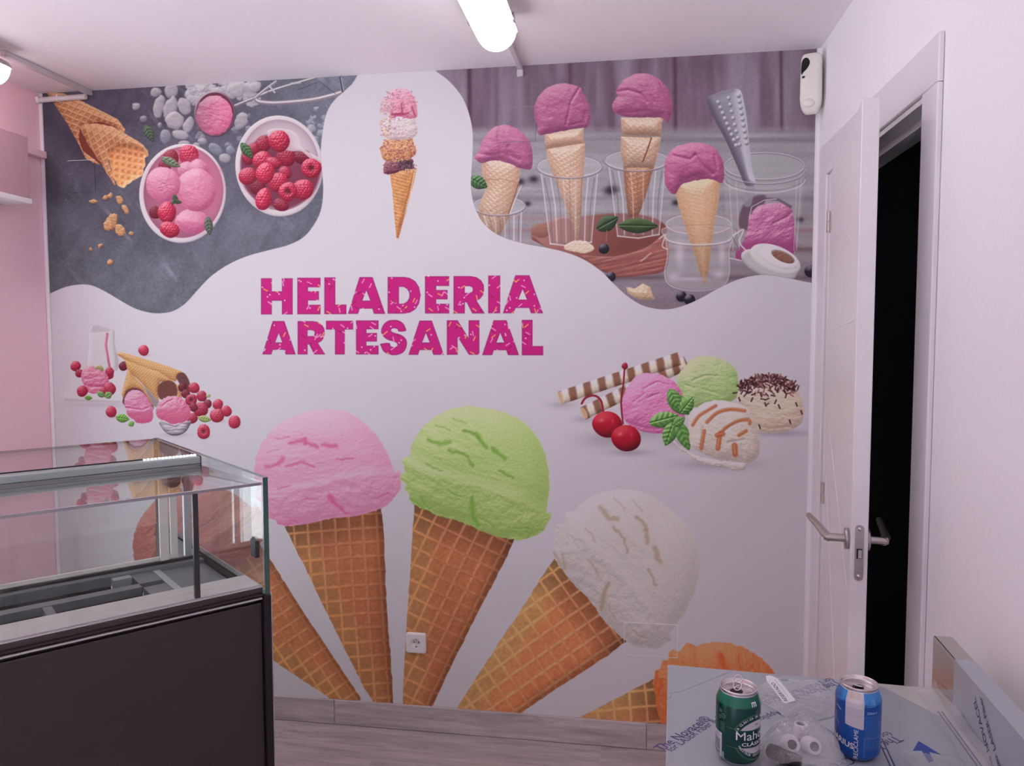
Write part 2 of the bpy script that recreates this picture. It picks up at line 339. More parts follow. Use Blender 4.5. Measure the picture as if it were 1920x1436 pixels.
    for i, (x, y, rx, ry) in enumerate([(485,822,22,12),(545,803,14,14),(570,790,14,14),(620,813,21,22),(650,862,27,15),(580,925,50,28),(622,970,24,36),(560,945,25,30),(680,988,12,12),(520,1052,15,10),(470,1070,10,8),(570,1137,14,17)]):
        (cx, cy), = Z1([(x, y)]); shadow(cx + 1, cy + 2, rx / 2.3, ry / 2.3, .4, (50, 45, 60))
        puff(jag(ell(cx, cy, rx / 2.76, ry / 2.76, i, 9, .15, i), .6, 3, i), [(150, 92, 52), (210, 156, 112), (240, 200, 160)], 5, .7, rough(4, 3, i))
    for x, y, l, w, ro in [(128,465,72,40,1.15)]:
        (cx, cy), = ZB([(x, y)]); leaf(cx, cy, l / 4.2, w / 4.2, ro, (78, 98, 78), 2)
    # steel scoop
    for q, w, c in [([(800,250),(930,195),(1130,115),(1440,25)],20,(120,112,122)),([(800,243),(930,190),(1130,110),(1440,20)],9,(225,218,222)),([(955,190),(1040,120),(1130,55)],16,(150,144,154)),([(958,184),(1040,114),(1130,49)],6,(228,222,226)),
                    ([(975,200),(1010,215),(1140,222),(1400,200),(1560,165),(1640,140)],26,(146,132,142)),([(975,196),(1010,211),(1140,218),(1400,195),(1560,160),(1640,135)],11,(232,222,226)),([(1640,20),(1662,130)],12,(70,66,80)),([(1645,20),(1667,128)],4,(220,215,220)),([(1070,140),(1105,175),(1150,190)],9,(110,104,114)),([(1080,90),(1120,140)],10,(205,200,205)),([(1250,70),(1320,60)],12,(205,200,205)),([(1470,50),(1600,150)],3,(70,70,90)),([(1300,120),(1460,60)],3,(70,70,90))]:
        stroke(catmull(ZB(q), 5, False), c, w * 1.35 / 4.2)
    (cx, cy), = ZB([(646,310)]); shadow(cx + 1, cy + 4, 44, 47, .5, (70, 62, 80))
    puff(ell(cx, cy, 164 / 4.22, 182 / 4.22, 0, 50), [(66, 40, 58), (140, 104, 122), (216, 198, 206)], 3.5, 1.0, grain=.01)
    fill(ell(cx, cy, 150 / 4.22, 169 / 4.22, 0, 50), (112, 52, 74))
    puff(jag(ell(cx - 1, cy + 2.5, 143 / 4.22, 158 / 4.22, 0, 40), .6, 5), [(172, 72, 112), (224, 130, 164), (244, 186, 206)], 26, .4, rough(12, 5, 4, .3), grain=.05, tint=lambda c, X, Y, s, b: c * (1 + .16 * np.clip((X - cx) / 34, -1, 1))[..., None])
    # bowls
    def bowl(x, y, rx, ry, rot, ix, iy, irx, iry, inner, gq):
        (cx, cy), = ZB([(x, y)]); shadow(cx + 2, cy + 6, rx / 3.9, ry / 3.9, .55, (58, 54, 72))
        puff(ell(cx, cy, rx / 4.2225, ry / 4.2225, rot, 60), [(176, 164, 174), (222, 212, 218), (240, 233, 236)], 7, .5, grain=.008)
        (qx, qy), = ZB([(ix, iy)]); e = ell(qx, qy, irx / 4.2225, iry / 4.2225, rot, 60)
        fill(e, inner[0], 1, .8, (inner[1], gq[0], gq[1]))
        B = bbox(e); s = sdf(e, B[2], B[3]); comp(B, rgb((120, 70, 95)), np.clip(-s + .5, 0, 1) * .38 * np.exp(s / 9))
    bowl(391, 938, 343, 394, .12, 398, 930, 315, 362, ((172, 102, 132), (214, 132, 160)), ((275, 420), (415, 300)))
    for x, y, r_, d in [(175,1090,50,.62),(300,655,62,.75),(250,720,50,.7)]: (cx, cy), = ZB([(x, y)]); berry(cx, cy, r_ / 4.2, dim=d, seed=3)
    (cx, cy), = ZB([(440,635)]); berry(cx, cy, 80 / 4.2, seed=1)
    fill(ZB([(380,700),(520,640),(690,750),(700,900),(640,1100),(420,1180),(330,1060),(350,850)]), (204, 118, 150), .6, 8)
    for i, (pts, k) in enumerate([(ell(465,1160,128,98,0,30,.05,2),0),(ell(430,760,80,70,0,24,.06,3),0),(ell(515,745,84,72,.3,24,.06,5),1),(ell(498,912,160,172,.1,34,.025,7),1),(ell(238,868,136,140,0,30,.03,4),0)]):
        q = jag(catmull(ZB(pts), 3), .4, 5, i); P = np.array(q); shadow(P[:, 0].mean() + 1, P[:, 1].mean() + 4, np.ptp(P[:, 0]) * .5, np.ptp(P[:, 1]) * .5, .5, (130, 44, 84))
        puff(q, [(172, 74, 114), (222, 138, 170), (244, 188, 208)], 34, .62, rough(11, 2.6, i, .6, fine=1.1), grain=.04)
    (cx, cy), = ZB([(262,890)]); puff(ell(cx, cy, 14, 12, 0, 14, .2), [(150, 60, 100), (222, 136, 168), (250, 196, 214)], 8, .3, rough(3.5, 9, 8), a=.55, soft=3)
    for x, y, rx, ry, sd in [(268,1090,72,86,2),(288,1226,80,62,4)]: (cx, cy), = ZB([(x, y)]); berry(cx, cy, rx / 4.2, ry / 4.2, .2, seed=sd)
    for x, y, l, w, ro, c in [(296,692,84,36,.45,(108,118,96)),(335,985,40,22,1.2,(60,78,56)),(350,1005,36,18,.2,(58,76,56)),(318,1010,26,14,2.2,(58,76,56)),(597,1195,74,36,1.45,(88,96,84))]:
        (cx, cy), = ZB([(x, y)]); leaf(cx, cy, l / 4.2, w / 4.2, ro, c, 3)
    bowl(1155, 722, 347, 400, -.08, 1160, 715, 312, 360, ((218, 204, 212), (186, 160, 174)), ((540, 225), (470, 400)))
    fill(catmull(ZB([(860,640),(980,520),(1080,480),(1250,560),(1400,640),(1480,700),(1470,840),(1400,960),(1230,1060),(1090,1040),(940,960),(870,850)]), 4), (122, 50, 76), .9, 3)
    SP = catmull(ZB([(1060,465),(1085,432),(1150,424),(1230,435),(1290,465),(1322,520),(1335,570),(1385,610),(1490,668),(1478,700),(1400,662),(1330,606),(1260,606),(1190,592),(1110,560)]), 4)
    for i, (x, y, rx, ry, d, o) in enumerate([(1340,650,72,60,.68,0),(1170,1030,66,48,.78,0),(985,890,62,60,.68,0),(1030,545,66,62,.85,0),(950,590,48,55,.85,0),(910,655,58,50,.85,0),(1210,652,76,74,.85,0)]):
        (cx, cy), = ZB([(x, y)]); berry(cx, cy, rx / 4.2, ry / 4.2, .3 * i, dim=d, seed=i + 7)
    puff(SP, [(190, 164, 178), (226, 206, 214), (244, 232, 236)], 5, .4, grain=.01, a=.88)
    for i, (x, y, rx, ry, d, o) in enumerate([(1155,525,86,84,1,0),(1410,740,78,80,1,1),(910,802,68,78,.95,0),(1025,680,78,76,1,0),(1110,700,48,60,.95,0),(1200,778,54,52,.9,0),(1145,850,76,78,1,0),(1045,778,74,82,1.05,0),(1345,908,78,86,1,0),(1225,925,74,74,1,1),(1032,985,88,64,1.05,0)]):
        (cx, cy), = ZB([(x, y)]); shadow(cx + 1, cy + 3, rx / 3.9, ry / 3.9, .4, (90, 10, 36)); berry(cx, cy, rx / 4.2, ry / 4.2, .5 * i, bool(o), d, i + 20)
    (cx, cy), = ZB([(898,600)]); leaf(cx, cy, 76 / 4.2, 38 / 4.2, .95, (74, 104, 70), 5)
    set_clip(None)
def wood_panel():
    Z3 = Zm(820, 60, 2.5946); PR.gain = np.array((1.15, 1.21, 1.14), np.float32)
    edge = catmull(Z3([(-20,180),(5,198),(60,240),(118,310),(153,390),(172,480),(173,580),(167,680),(165,760),(180,840),(215,915),(270,970),(340,1005),(430,1030),(540,1050),(640,1075),(730,1115),(800,1165),(860,1225),(920,1280),(990,1325),(1060,1345),(1130,1347),(1200,1330),(1280,1295),(1370,1245),(1450,1208),(1530,1186),(1610,1181),(1700,1195),(1790,1214),(1840,1221)]), 6, False)
    poly = edge + [(1528, 530), (1560, 529), (1560, 60), (820, 60)]
    set_clip(poly)
    hy = 243
    def bg(X, Y):
        w = rgb((116, 93, 112)) * (1 + .20 * fbm(X, Y, 30, 3, 4, .35, 5) + .2 * fbm(X, Y, 60, 9, 3))[..., None]
        w = w + (rgb((146, 132, 150)) - w) * (np.clip(fbm(X, Y, 60, 15, 3, .5, 3) * 2.5 + .30, 0, .9))[..., None]
        for sx, wd, k in [(880,4,.75),(1069,3.5,.45),(1266,4,.65),(1465,4,.65),(930,6,.2),(1150,10,.15)]:
            w = w + (rgb((70, 44, 58)) - w) * (k * np.exp(-((X - sx - (Y - 150) * .01) / wd) ** 2))[..., None]
        yy = Y - .08 * (X - 1200) * 0
        t = rgb((150, 143, 152)) * (1 + .22 * fbm(X, Y, 26, 5, 4, 6, .35) + .10 * fbm(X, Y, 70, 6, 3))[..., None]
        t = t + (rgb((112, 88, 104)) - t) * (np.clip((Y - 400) / 160, 0, 1) * .5)[..., None]
        for ly, k, c in [(262,.35,(110,95,112)),(300,.3,(190,182,190)),(352,.3,(195,186,194)),(372,.4,(98,80,98)),(408,.35,(160,110,115)),(432,.5,(150,92,98)),(452,.35,(178,150,160)),(468,.5,(110,70,84)),(482,.4,(160,140,150)),(520,.5,(96,72,84))]:
            m = np.exp(-((Y - ly - 3 * fbm(X, Y, 50, 30, 2)) / 4.5) ** 2) * np.clip(.65 + 1.3 * fbm(X, Y, 120, int(ly), 2, 3, .5), 0, 1) * k * 1.4; t = t + (rgb(c) - t) * np.clip(m, 0, 1)[..., None]
        f = (np.clip((Y - hy) / 16 + .5, 0, 1) ** 1.0)[..., None]
        return (w * (1 - f) + t * f) * (1 + .10 * fbm(X, Y, 2.5, 40, 2))[..., None]
    field(poly, bg)
    for x, y, r_ in [(405,728,20),(470,715,22),(840,772,28),(860,765,24),(440,835,16),(1160,830,18),(1765,912,16)]:
        (cx, cy), = Z3([(x, y)]); shadow(cx, cy, r_ / 2.6 * 1.3, r_ / 2.6, .85, (34, 26, 44))
    # board
    def grain(X, Y, s): return 1.6 * fbm(X, Y, 16, 50, 4, 4, .3, -.22)
    bt = lambda c, X, Y, s, b: c * (1 + .5 * fbm(X, Y, 14, 51, 4, 6, .25, -.2))[..., None]
    side = Z3([(455,960),(460,1010),(560,1060),(700,1110),(800,1160),(880,1190),(1000,1180),(1110,1145),(1110,990),(900,900),(600,900)])
    puff(side, [(88, 44, 44), (140, 84, 84), (190, 140, 136)], 10, .3, grain, tint=bt, soft=1)
    fill(catmull(Z3([(455,968),(500,935),(640,905),(860,882),(1010,892),(1100,930),(1110,985),(1010,1050),(860,1090),(700,1085),(540,1050)]), 4), (166, 112, 108), 1, 2, ((120, 66, 62), (1010, 420), (1150, 480)))
    puff(catmull(Z3([(700,1090),(860,1092),(1010,1052),(1115,990),(1115,1150),(1000,1182),(880,1192),(800,1160)]), 4), [(96, 48, 44), (146, 84, 80), (196, 150, 144)], 8, .2, grain, tint=bt, soft=1.2)
    (cx, cy), = Z3([(505,965)]); puff(ell(cx, cy, 19, 14, 0, 20), [(80, 44, 42), (138, 92, 84), (176, 128, 116)], 12, .3, grain, a=.8, soft=1.5)
    wp = [(146, 102, 88), (202, 166, 147), (228, 206, 192)]
    def wcone(pts, gang, lines, seed, pal=wp, am=1.25, s1=8.5, s2=7):
        ox, oy = Z3([pts[0]])[0]
        q = Z3(pts); P = np.array(q); xm = P[:, 0].mean()
        puff(jag(q, .3, 8, seed), pal, np.ptp(P[:, 0]) * .40, .75, grid(ox, oy, gang, s1, s2, 1.9, am, .2, .5), grain=.06, L=(-.1, -.5, .75), seed=seed, con=.85,
             tint=lambda c, X, Y, s, b: c * (1 - .16 * np.clip((Y - P[:, 1].mean()) / (np.ptp(P[:, 1]) * .5), 0, 1))[..., None])
        for l, c, w in lines: stroke(Z3(l), c, w)
    def tumbler(cx, cy, rx, ry, base, front=False):
        (qx, qy), = Z3([(cx, cy)]); a = rx / 2.5946; b = ry / 2.5946; B = Z3(base)
        body = [(qx - a * .86, qy + b * .6)] + B[:2] + [(qx + a * .86, qy + b * .6)]
        if not front:
            fill(body, (186, 180, 188), .22, 1.2)
            fill(ell(qx, qy, a, b), (196, 192, 200), .30); stroke(ell(qx, qy, a, b) + [(qx + a, qy)], (120, 110, 124), 1.6, .8); stroke(ell(qx, qy - .8, a * .97, b * .9) + [(qx + a * .97, qy - .8)], (226, 222, 228), 1.0, .8)
            return
        for k in range(9):
            t = (k + .5) / 9; x0 = body[0][0] * (1 - t) + body[3][0] * t; x1 = B[0][0] * (1 - t) + B[1][0] * t
            stroke([(x0, qy + b * 1.0), (x0 * .3 + x1 * .7, qy * .5 + B[0][1] * .5), (x1, B[0][1] - 2)], (228, 224, 230) if k % 2 else (100, 88, 106), 2.0 if k % 2 else 1.4, .5 if 1 < k < 7 else .75, 1.0)
        stroke([body[0], B[0]], (210, 205, 212), 2.0, .75, .8); stroke([body[3], B[1]], (206, 200, 208), 2.0, .75, .8)
        stroke([(B[0][0], B[0][1]), ((B[0][0] + B[1][0]) / 2, B[0][1] + 4), (B[1][0], B[1][1])], (214, 210, 216), 2.6, .8, .8); stroke([(B[0][0] + 2, B[0][1] - 4), ((B[0][0] + B[1][0]) / 2, B[0][1] - 1), (B[1][0] - 2, B[1][1] - 4)], (120, 104, 116), 1.2, .6)
        arc = [(qx + a * math.cos(t), qy + b * math.sin(t)) for t in np.linspace(-.15, math.pi + .15, 24)]
        stroke(arc, (112, 98, 112), 3.4, .75, .8); stroke([(x, y - 1) for x, y in arc], (222, 216, 222), 1.1, .8)
    sc = lambda pts, cr, sd, pal=PURP: puff(jag(catmull(Z3(pts), 3), .45, 5, sd), pal, 34, .62, creases([(Z3(q), w, am) for q, w, am in cr], rough(12, 4.0, sd, .2, 1.4, .8, 1.0)), grain=.04, con=.85, seed=sd, L=(-.3, -.75, .58))
    # first cone, in a tumbler cut by the curve
    tumbler(300, 845, 128, 48, [(215,1020),(405,1040)])
    wcone([(213,605),(412,615),(400,720),(370,800),(352,900),(290,1010),(215,960),(200,850),(238,760),(218,690)], 1.0, [([(395,735),(385,770),(345,890)],(146,86,70),2.2),([(410,745),(390,790),(350,890)],(226,200,184),1.4),([(225,720),(320,715),(395,735)],(170,124,100),1.2)], 2)
    tumbler(300, 845, 128, 48, [(215,1020),(405,1040)], True)
    leaf(*Z3([(200,732)])[0], 19, 13, .5, (66, 96, 62), 4)
    sc([(182,605),(205,575),(215,535),(262,472),(325,451),(390,470),(442,520),(462,580),(464,640),(452,668),(405,662),(350,637),(280,624),(215,636),(188,622)], [([(300,470),(295,520),(310,580)],3,2.5),([(200,590),(260,600),(320,590)],3,2),([(345,560),(355,600),(400,620)],4,3.5)], 12)
    tumbler(643, 655, 159, 56, [(550,1030),(750,1022)])
    wcone([(530,560),(720,535),(714,680),(694,980),(682,1010),(655,930),(580,730),(540,640)], 1.05, [], 3)
    wcone([(524,490),(712,465),(712,530),(720,538),(530,568),(524,540)], 1.05, [([(530,568),(720,536)],(160,112,88),1.4)], 4, am=.6)
    tumbler(643, 655, 159, 56, [(550,1030),(750,1022)], True)
    sc([(470,395),(482,335),(520,280),(580,252),(640,250),(690,266),(705,290),(730,335),(746,390),(735,455),(700,466),(600,482),(510,500),(490,490),(488,462)], [([(690,275),(650,340),(628,450)],2.5,3.5),([(540,370),(550,410)],4,2.5),([(720,400),(715,440)],4,3.5),([(640,455),(700,440)],3,2.5)], 13)
    tumbler(972, 625, 158, 52, [(878,992),(1080,984)])
    wcone([(905,640),(1060,640),(1020,780),(978,900),(930,900),(912,760)], 1.2, [], 6, [(116, 66, 50), (176, 122, 98), (214, 176, 152)])
    wcone([(893,508),(1090,510),(1080,560),(1055,660),(910,660),(893,600)], .95, [([(1042,515),(1020,580),(1000,630)],(120,60,52),2.4),([(893,506),(1040,512)],(160,110,88),1.3)], 5)
    wcone([(893,415),(1098,415),(1088,505),(900,500)], .95, [], 7, am=1.0)
    tumbler(972, 625, 158, 52, [(878,992),(1080,984)], True)
    sc([(850,362),(866,325),(880,310),(868,288),(905,235),(960,205),(1020,202),(1080,230),(1125,280),(1140,330),(1146,380),(1122,442),(1100,420),(1050,414),(980,416),(900,408),(862,388)], [([(870,290),(930,282),(990,300),(1020,340)],3,4),([(1040,310),(1055,340)],2.5,2.5),([(900,390),(1000,385),(1100,400)],4,2),([(1080,240),(1110,300)],2,1.5)], 14)
    leaf(*Z3([(828,930)])[0], 23, 15, -.5, (50, 66, 46), 5, False); leaf(*Z3([(978,942)])[0], 37, 14.5, .02, (54, 72, 42), 6, False)
    stroke(Z3([(826,965),(822,1020)]), (150, 120, 118), 1.2)
    (cx, cy), = Z3([(811,1054)]); puff(ell(cx, cy, 10, 9.5, 0, 20), [(10, 8, 16), (34, 30, 44), (120, 112, 130)], 9, .9)
    puff(jag(catmull(Z3([(615,1055),(650,1020),(720,1016),(765,1052),(735,1073),(680,1072)]), 3), .6, 4), [(170, 132, 112), (218, 194, 176), (238, 222, 208)], 6, .4, rough(5, 2, 3))
    stroke(Z3([(990,1115),(1040,1075)]), (205, 180, 176), 2.2, .8); stroke(Z3([(1000,1120),(1060,1080)]), (110, 66, 60), 1.2)
    # tall jar with scoop handle
    jar = Z3([(1396,690),(1402,900),(1424,1085),(1560,1115),(1738,1090),(1772,900),(1786,690)])
    fill(jar, (188, 182, 190), .25, 1.5)
    (rx, ry), = Z3([(1592,655)]); fill(ell(rx, ry, 75, 25), (176, 174, 180), .5, 1)
    for k, (dy, c, w, a) in enumerate([(0,(122,114,124),2.2,.7),(-1.6,(222,218,222),1.2,.8)]): stroke(ell(rx, ry + dy, 75, 25) + [(rx + 75, ry + dy)], c, w, a)
    fill(catmull(Z3([(1468,900),(1490,840),(1540,800),(1600,800),(1560,900),(1520,960),(1470,950)]), 4), (96, 68, 86), .8, 2)
    stroke(Z3([(1500,690),(1525,760),(1510,830)]), (150, 146, 160), 16, .75, 1)
    H = catmull(Z3([(1313,322),(1350,300),(1400,283),(1450,274),(1478,288),(1492,340),(1506,420),(1520,560),(1535,680),(1550,740),(1500,745),(1470,680),(1440,610),(1400,520),(1350,430),(1322,370)]), 3)
    puff(H, [(88, 80, 98), (146, 140, 158), (204, 200, 212)], 26, .8, grain=.02, L=(.5, -.4, .65))
    for r_, (xs, n) in enumerate([((1367,342,1455,552),9),((1418,322,1470,548),8),((1466,310,1505,540),9)]):
        for k in range(n):
            t = k / (n - 1.0); x = xs[0] + (xs[2] - xs[0]) * t; y = xs[1] + (xs[3] - xs[1]) * t
            (cx, cy), = Z3([(x, y)]); puff(ell(cx, cy, 4.2, 4.2, 0, 14), [(96, 90, 108), (172, 166, 182), (236, 232, 240)], 4, .9, grain=0)
    PK = jag(catmull(Z3([(1492,1010),(1510,960),(1520,890),(1560,848),(1620,832),(1690,836),(1728,870),(1738,960),(1730,1090),(1600,1112),(1450,1100)]), 3), .5, 5)
    puff(PK, [(140, 66, 110), (190, 110, 156), (218, 162, 192)], 26, .4, creases([(Z3([(1640,930),(1700,900),(1735,870)]), 3, 3)], rough(10, 6, 9, -.4)), grain=.05, tint=lambda c, X, Y, s, b: c + (rgb((150, 62, 116)) - c) * np.clip((Y - 438) / 24, 0, .8)[..., None])
    stroke(Z3([(1525,880),(1545,840),(1600,812),(1660,815),(1720,850)]), (98, 72, 92), 5, .7, 1); stroke(Z3([(1518,900),(1530,850),(1590,818),(1650,812)]), (224, 214, 222), 1.6, .8)
    for x0, x1 in [(1420,1440),(1455,1470),(1750,1735),(1770,1748)]: stroke(Z3([(x0,720),(x1,1060)]), (216, 210, 216), 1.5, .5, .8)
    arc = lambda cx, cy, a, b, y0=0, y1=math.pi: [(cx + a * math.cos(t), cy + b * math.sin(t)) for t in np.linspace(y0, y1, 26)]
    for dy, c, w in [(8,(120,108,120),2),(6,(214,208,214),1.6),(20,(126,114,124),1.6),(24,(212,206,212),2.2)]: stroke(arc(rx, ry + dy, 76, 25), c, w, .65, .8)
    # small clip jar and its cone
    sj = catmull(Z3([(1115,950),(1112,1010),(1120,1090),(1106,1170),(1124,1225),(1190,1252),(1290,1258),(1390,1235),(1422,1170),(1420,1060),(1432,950)]), 4)
    fill(sj, (186, 180, 188), .42, 1.4)
    (sx, sy), = Z3([(1272,935)]); fill(ell(sx, sy, 61, 19), (190, 186, 194), .35); stroke(ell(sx, sy, 61, 19) + [(sx + 61, sy)], (220, 215, 220), 1.3, .7)
    wcone([(1150,730),(1240,700),(1375,695),(1370,820),(1345,960),(1322,1150),(1302,1236),(1284,1190),(1240,1050),(1200,930),(1175,850)], .4, [], 8, [(164, 112, 84), (212, 172, 142), (234, 208, 186)], .4)
    stroke(arc(sx, sy + 26, 61, 13), (198, 192, 200), 5, .45, 1.2); stroke(arc(sx, sy + 28, 62, 13), (118, 106, 118), 1.6, .7); stroke(arc(sx, sy + 25, 62, 13), (236, 232, 236), 1.5, .7)
    stroke(sj[:40], (216, 210, 216), 1.6, .6); stroke([(x + 2, y - 1) for x, y in sj[8:44]], (122, 110, 122), 1.2, .45)
    for x, y, rx_, ry_ in [(1150,1190,16,10),(1370,1180,14,9),(1235,1200,40,5),(1180,1080,10,30),(1385,1080,8,26)]: (cx, cy), = Z3([(x, y)]); shadow(cx, cy, rx_, ry_, .5, (226, 222, 228))
    sc([(1104,690),(1112,620),(1150,565),(1215,540),(1290,539),(1350,565),(1385,615),(1396,680),(1386,735),(1330,715),(1240,724),(1185,745),(1160,788),(1130,778),(1108,735)], [([(1255,600),(1290,650),(1340,690)],4,4),([(1150,600),(1230,620),(1255,600)],3,3),([(1190,720),(1250,700),(1340,690)],5,3),([(1350,600),(1362,660)],2.5,2.5)], 15, [(114, 50, 90), (182, 96, 138), (214, 150, 182)])
    for q, c, w in [([(1080,1005),(1110,985),(1095,1040),(1120,1055)],(200,194,200),2.4),([(1440,990),(1490,960),(1470,1020),(1500,1060)],(214,208,214),2.6),([(1425,1100),(1480,1112)],(206,200,206),2),([(1438,1000),(1480,1075),(1500,1080)],(120,106,118),1.6)]: stroke(catmull(Z3(q), 5, False), c, w, .9, .7)
    # porcelain lid
    (cx, cy), = Z3([(1620,1120)]); puff(ell(cx - 2, cy + 5, 56, 24, .38, 40), [(120, 114, 124), (188, 182, 188), (222, 218, 222)], 8, .6, grain=.01)
    (cx, cy), = Z3([(1645,1105)]); puff(ell(cx, cy, 50, 25, .38, 40), [(160, 152, 160), (214, 208, 212), (236, 232, 234)], 10, .4, grain=.01)
    (cx, cy), = Z3([(1662,1098)]); puff(ell(cx, cy, 38, 18, .38, 36), [(176, 168, 174), (222, 217, 220), (238, 234, 236)], 8, .3, grain=.01)
    (cx, cy), = Z3([(1682,1092)]); fill(ell(cx, cy, 24, 9.5, .42, 30), (150, 140, 146)); puff(ell(cx, cy + 1, 22, 8.5, .42, 30), [(92, 58, 54), (140, 94, 84), (176, 128, 114)], 6, .3, rough(3, 2, 3))
    for x, y, r_ in [(1818,1162,12),(1188,1286,10),(1228,1302,10.5),(845,1190,9)]:
        (cx, cy), = Z3([(x, y)]); shadow(cx + 1, cy + 5, r_ * 1.3, r_ * .6, .5, (50, 36, 50)); puff(ell(cx, cy, r_, r_, 0, 22), [(8, 6, 14), (30, 26, 40), (128, 120, 138)], r_, .9)
    wcone([(918,1240),(960,1248),(1000,1222),(1035,1240),(1058,1300),(1010,1306),(960,1292),(928,1268)], .3, [], 9, [(160, 124, 98), (212, 184, 156), (236, 216, 196)], 1.4, 8, 8)
    stroke([p_ for p_ in edge], (90, 80, 95), 1.0, .5)
    set_clip(None)
def mid_cone():
    ZC = Zm(690, 150, 4.631); PR.gain = np.array((1.12, 1.16, 1.1), np.float32); r = np.random.RandomState(9)
    def balls(pts, pal, sd, sp, n, cols, spread=1.0):
        yc = sum(p_[1] for p_ in pts) / len(pts); pts = [(x, yc + (y - yc) * 1.16) for x, y in pts]; q = jag(catmull(ZC(pts), 4), .6, 3, sd); puff(q, pal, 18, .6, rough(5, 4, sd), grain=.06, soft=.7)
        P = np.array(pts, float); lo, hi = P.min(0), P.max(0); c = (lo + hi) / 2
        for k in range(n):
            t = r.rand() * 6.28; rr = math.sqrt(r.rand()) * spread; x = c[0] + rr * math.cos(t) * (hi[0] - lo[0]) * .52; y = c[1] + rr * math.sin(t) * (hi[1] - lo[1]) * .52
            a = r.rand() * 3.14; l = 7; stroke(ZC([(x - l * math.cos(a), y - l * math.sin(a)), (x + l * math.cos(a), y + l * math.sin(a))]), cols[r.randint(len(cols))], 1.5, .85, .5)
    wf = ZC([(190,800),(300,770),(424,768),(400,870),(350,1060),(300,1250),(265,1372),(248,1368),(232,1200),(212,960)])
    puff(wf, [(140, 82, 46), (204, 142, 92), (232, 182, 138)], 16, .5, grid(775, 320, 1.84, 6, 60, 1.6, .7, 0, .4), grain=.09, tint=lambda c, X, Y, s, b: (c * (1 + .25 * fbm(X, Y, 5, 77, 3)[..., None])) * (1 - .18 * np.clip((X - (775 - (Y - 315) * .21)) / 12, 0, 1))[..., None])
    g = grid(778, 316, 1.82, 5, 40, 1.3, 1.6, .1, .2)
    puff(ZC([(405,780),(424,768),(400,880),(345,1080),(300,1240),(330,1100),(370,950)]), [(176, 112, 72), (226, 178, 134), (244, 214, 184)], 4, .6, g, grain=.03)
    fill(ZC([(262,1260),(335,1130),(300,1240),(265,1372),(250,1370)]), (176, 96, 60), .5, 2)
    balls([(135,790),(140,740),(180,700),(280,690),(390,700),(385,750),(420,765),(330,770),(260,790),(190,812),(150,805)], [(80, 36, 52), (136, 84, 98), (180, 126, 134)], 31, 0, 40, [(96, 48, 66), (160, 100, 110), (120, 70, 80)])
    fill(ZC([(255,700),(385,690),(392,760),(330,768),(270,760)]), (70, 44, 62), .75, 2.5)
    for k in range(50): x, y = 265 + r.rand() * 125, 690 + r.rand() * 75; stroke(ZC([(x, y), (x + r.randn() * 12, y + r.randn() * 12)]), [(48, 28, 44), (110, 70, 90), (150, 110, 126)][k % 3], 1.3, .8)
    balls([(108,610),(120,570),(165,520),(260,500),(370,505),(400,560),(420,600),(400,650),(340,680),(250,670),(190,690),(130,670)], [(150, 84, 62), (204, 148, 112), (232, 194, 164)], 32, 0, 210, [(150, 70, 76), (232, 190, 130), (176, 104, 84), (236, 150, 150), (208, 168, 96), (170, 96, 110)])
    balls([(120,430),(150,350),(220,320),(320,315),(395,330),(425,400),(425,450),(390,490),(300,505),(180,500),(135,470)], [(178, 150, 160), (222, 206, 210), (240, 230, 232)], 33, 0, 0, [(0, 0, 0)])
    for k in range(90):
        x = 110 + abs(r.randn()) * 90; y = 330 + r.rand() * 150; a = r.rand() * 3.1; stroke(ZC([(x, y), (x + 11 * math.cos(a), y + 11 * math.sin(a))]), [(150, 100, 130), (226, 190, 110), (170, 130, 150), (226, 160, 140)][k % 4], 1.4, .75)
    balls([(120,270),(150,200),(200,110),(270,92),(350,105),(410,180),(430,280),(415,310),(350,320),(270,305),(200,320),(180,270)], [(186, 96, 122), (226, 158, 182), (244, 196, 212)], 34, 0, 90, [(196, 116, 140), (150, 104, 134), (236, 180, 196), (206, 150, 150)])
    fill(ZC([(120,270),(150,190),(190,150),(200,250),(190,320),(140,330)]), (216, 196, 208), .5, 3)
    for q, w in [([(290,200),(300,290)],4),([(380,230),(405,300)],4),([(200,300),(280,295),(350,290)],5),([(310,215),(318,250)],2)]: stroke(jag(catmull(ZC(q), 4, False), .7, 2)[:-3], (158, 52, 90), w * .75, .7, 1.2)
    for k in range(60):
        x = 105 + r.rand() * 95; y = 180 + r.rand() * 170; a = r.rand() * 3.1; stroke(ZC([(x, y), (x + 10 * math.cos(a), y + 10 * math.sin(a))]), [(160, 110, 140), (220, 180, 120), (190, 150, 170)][k % 3], 1.3, .7)
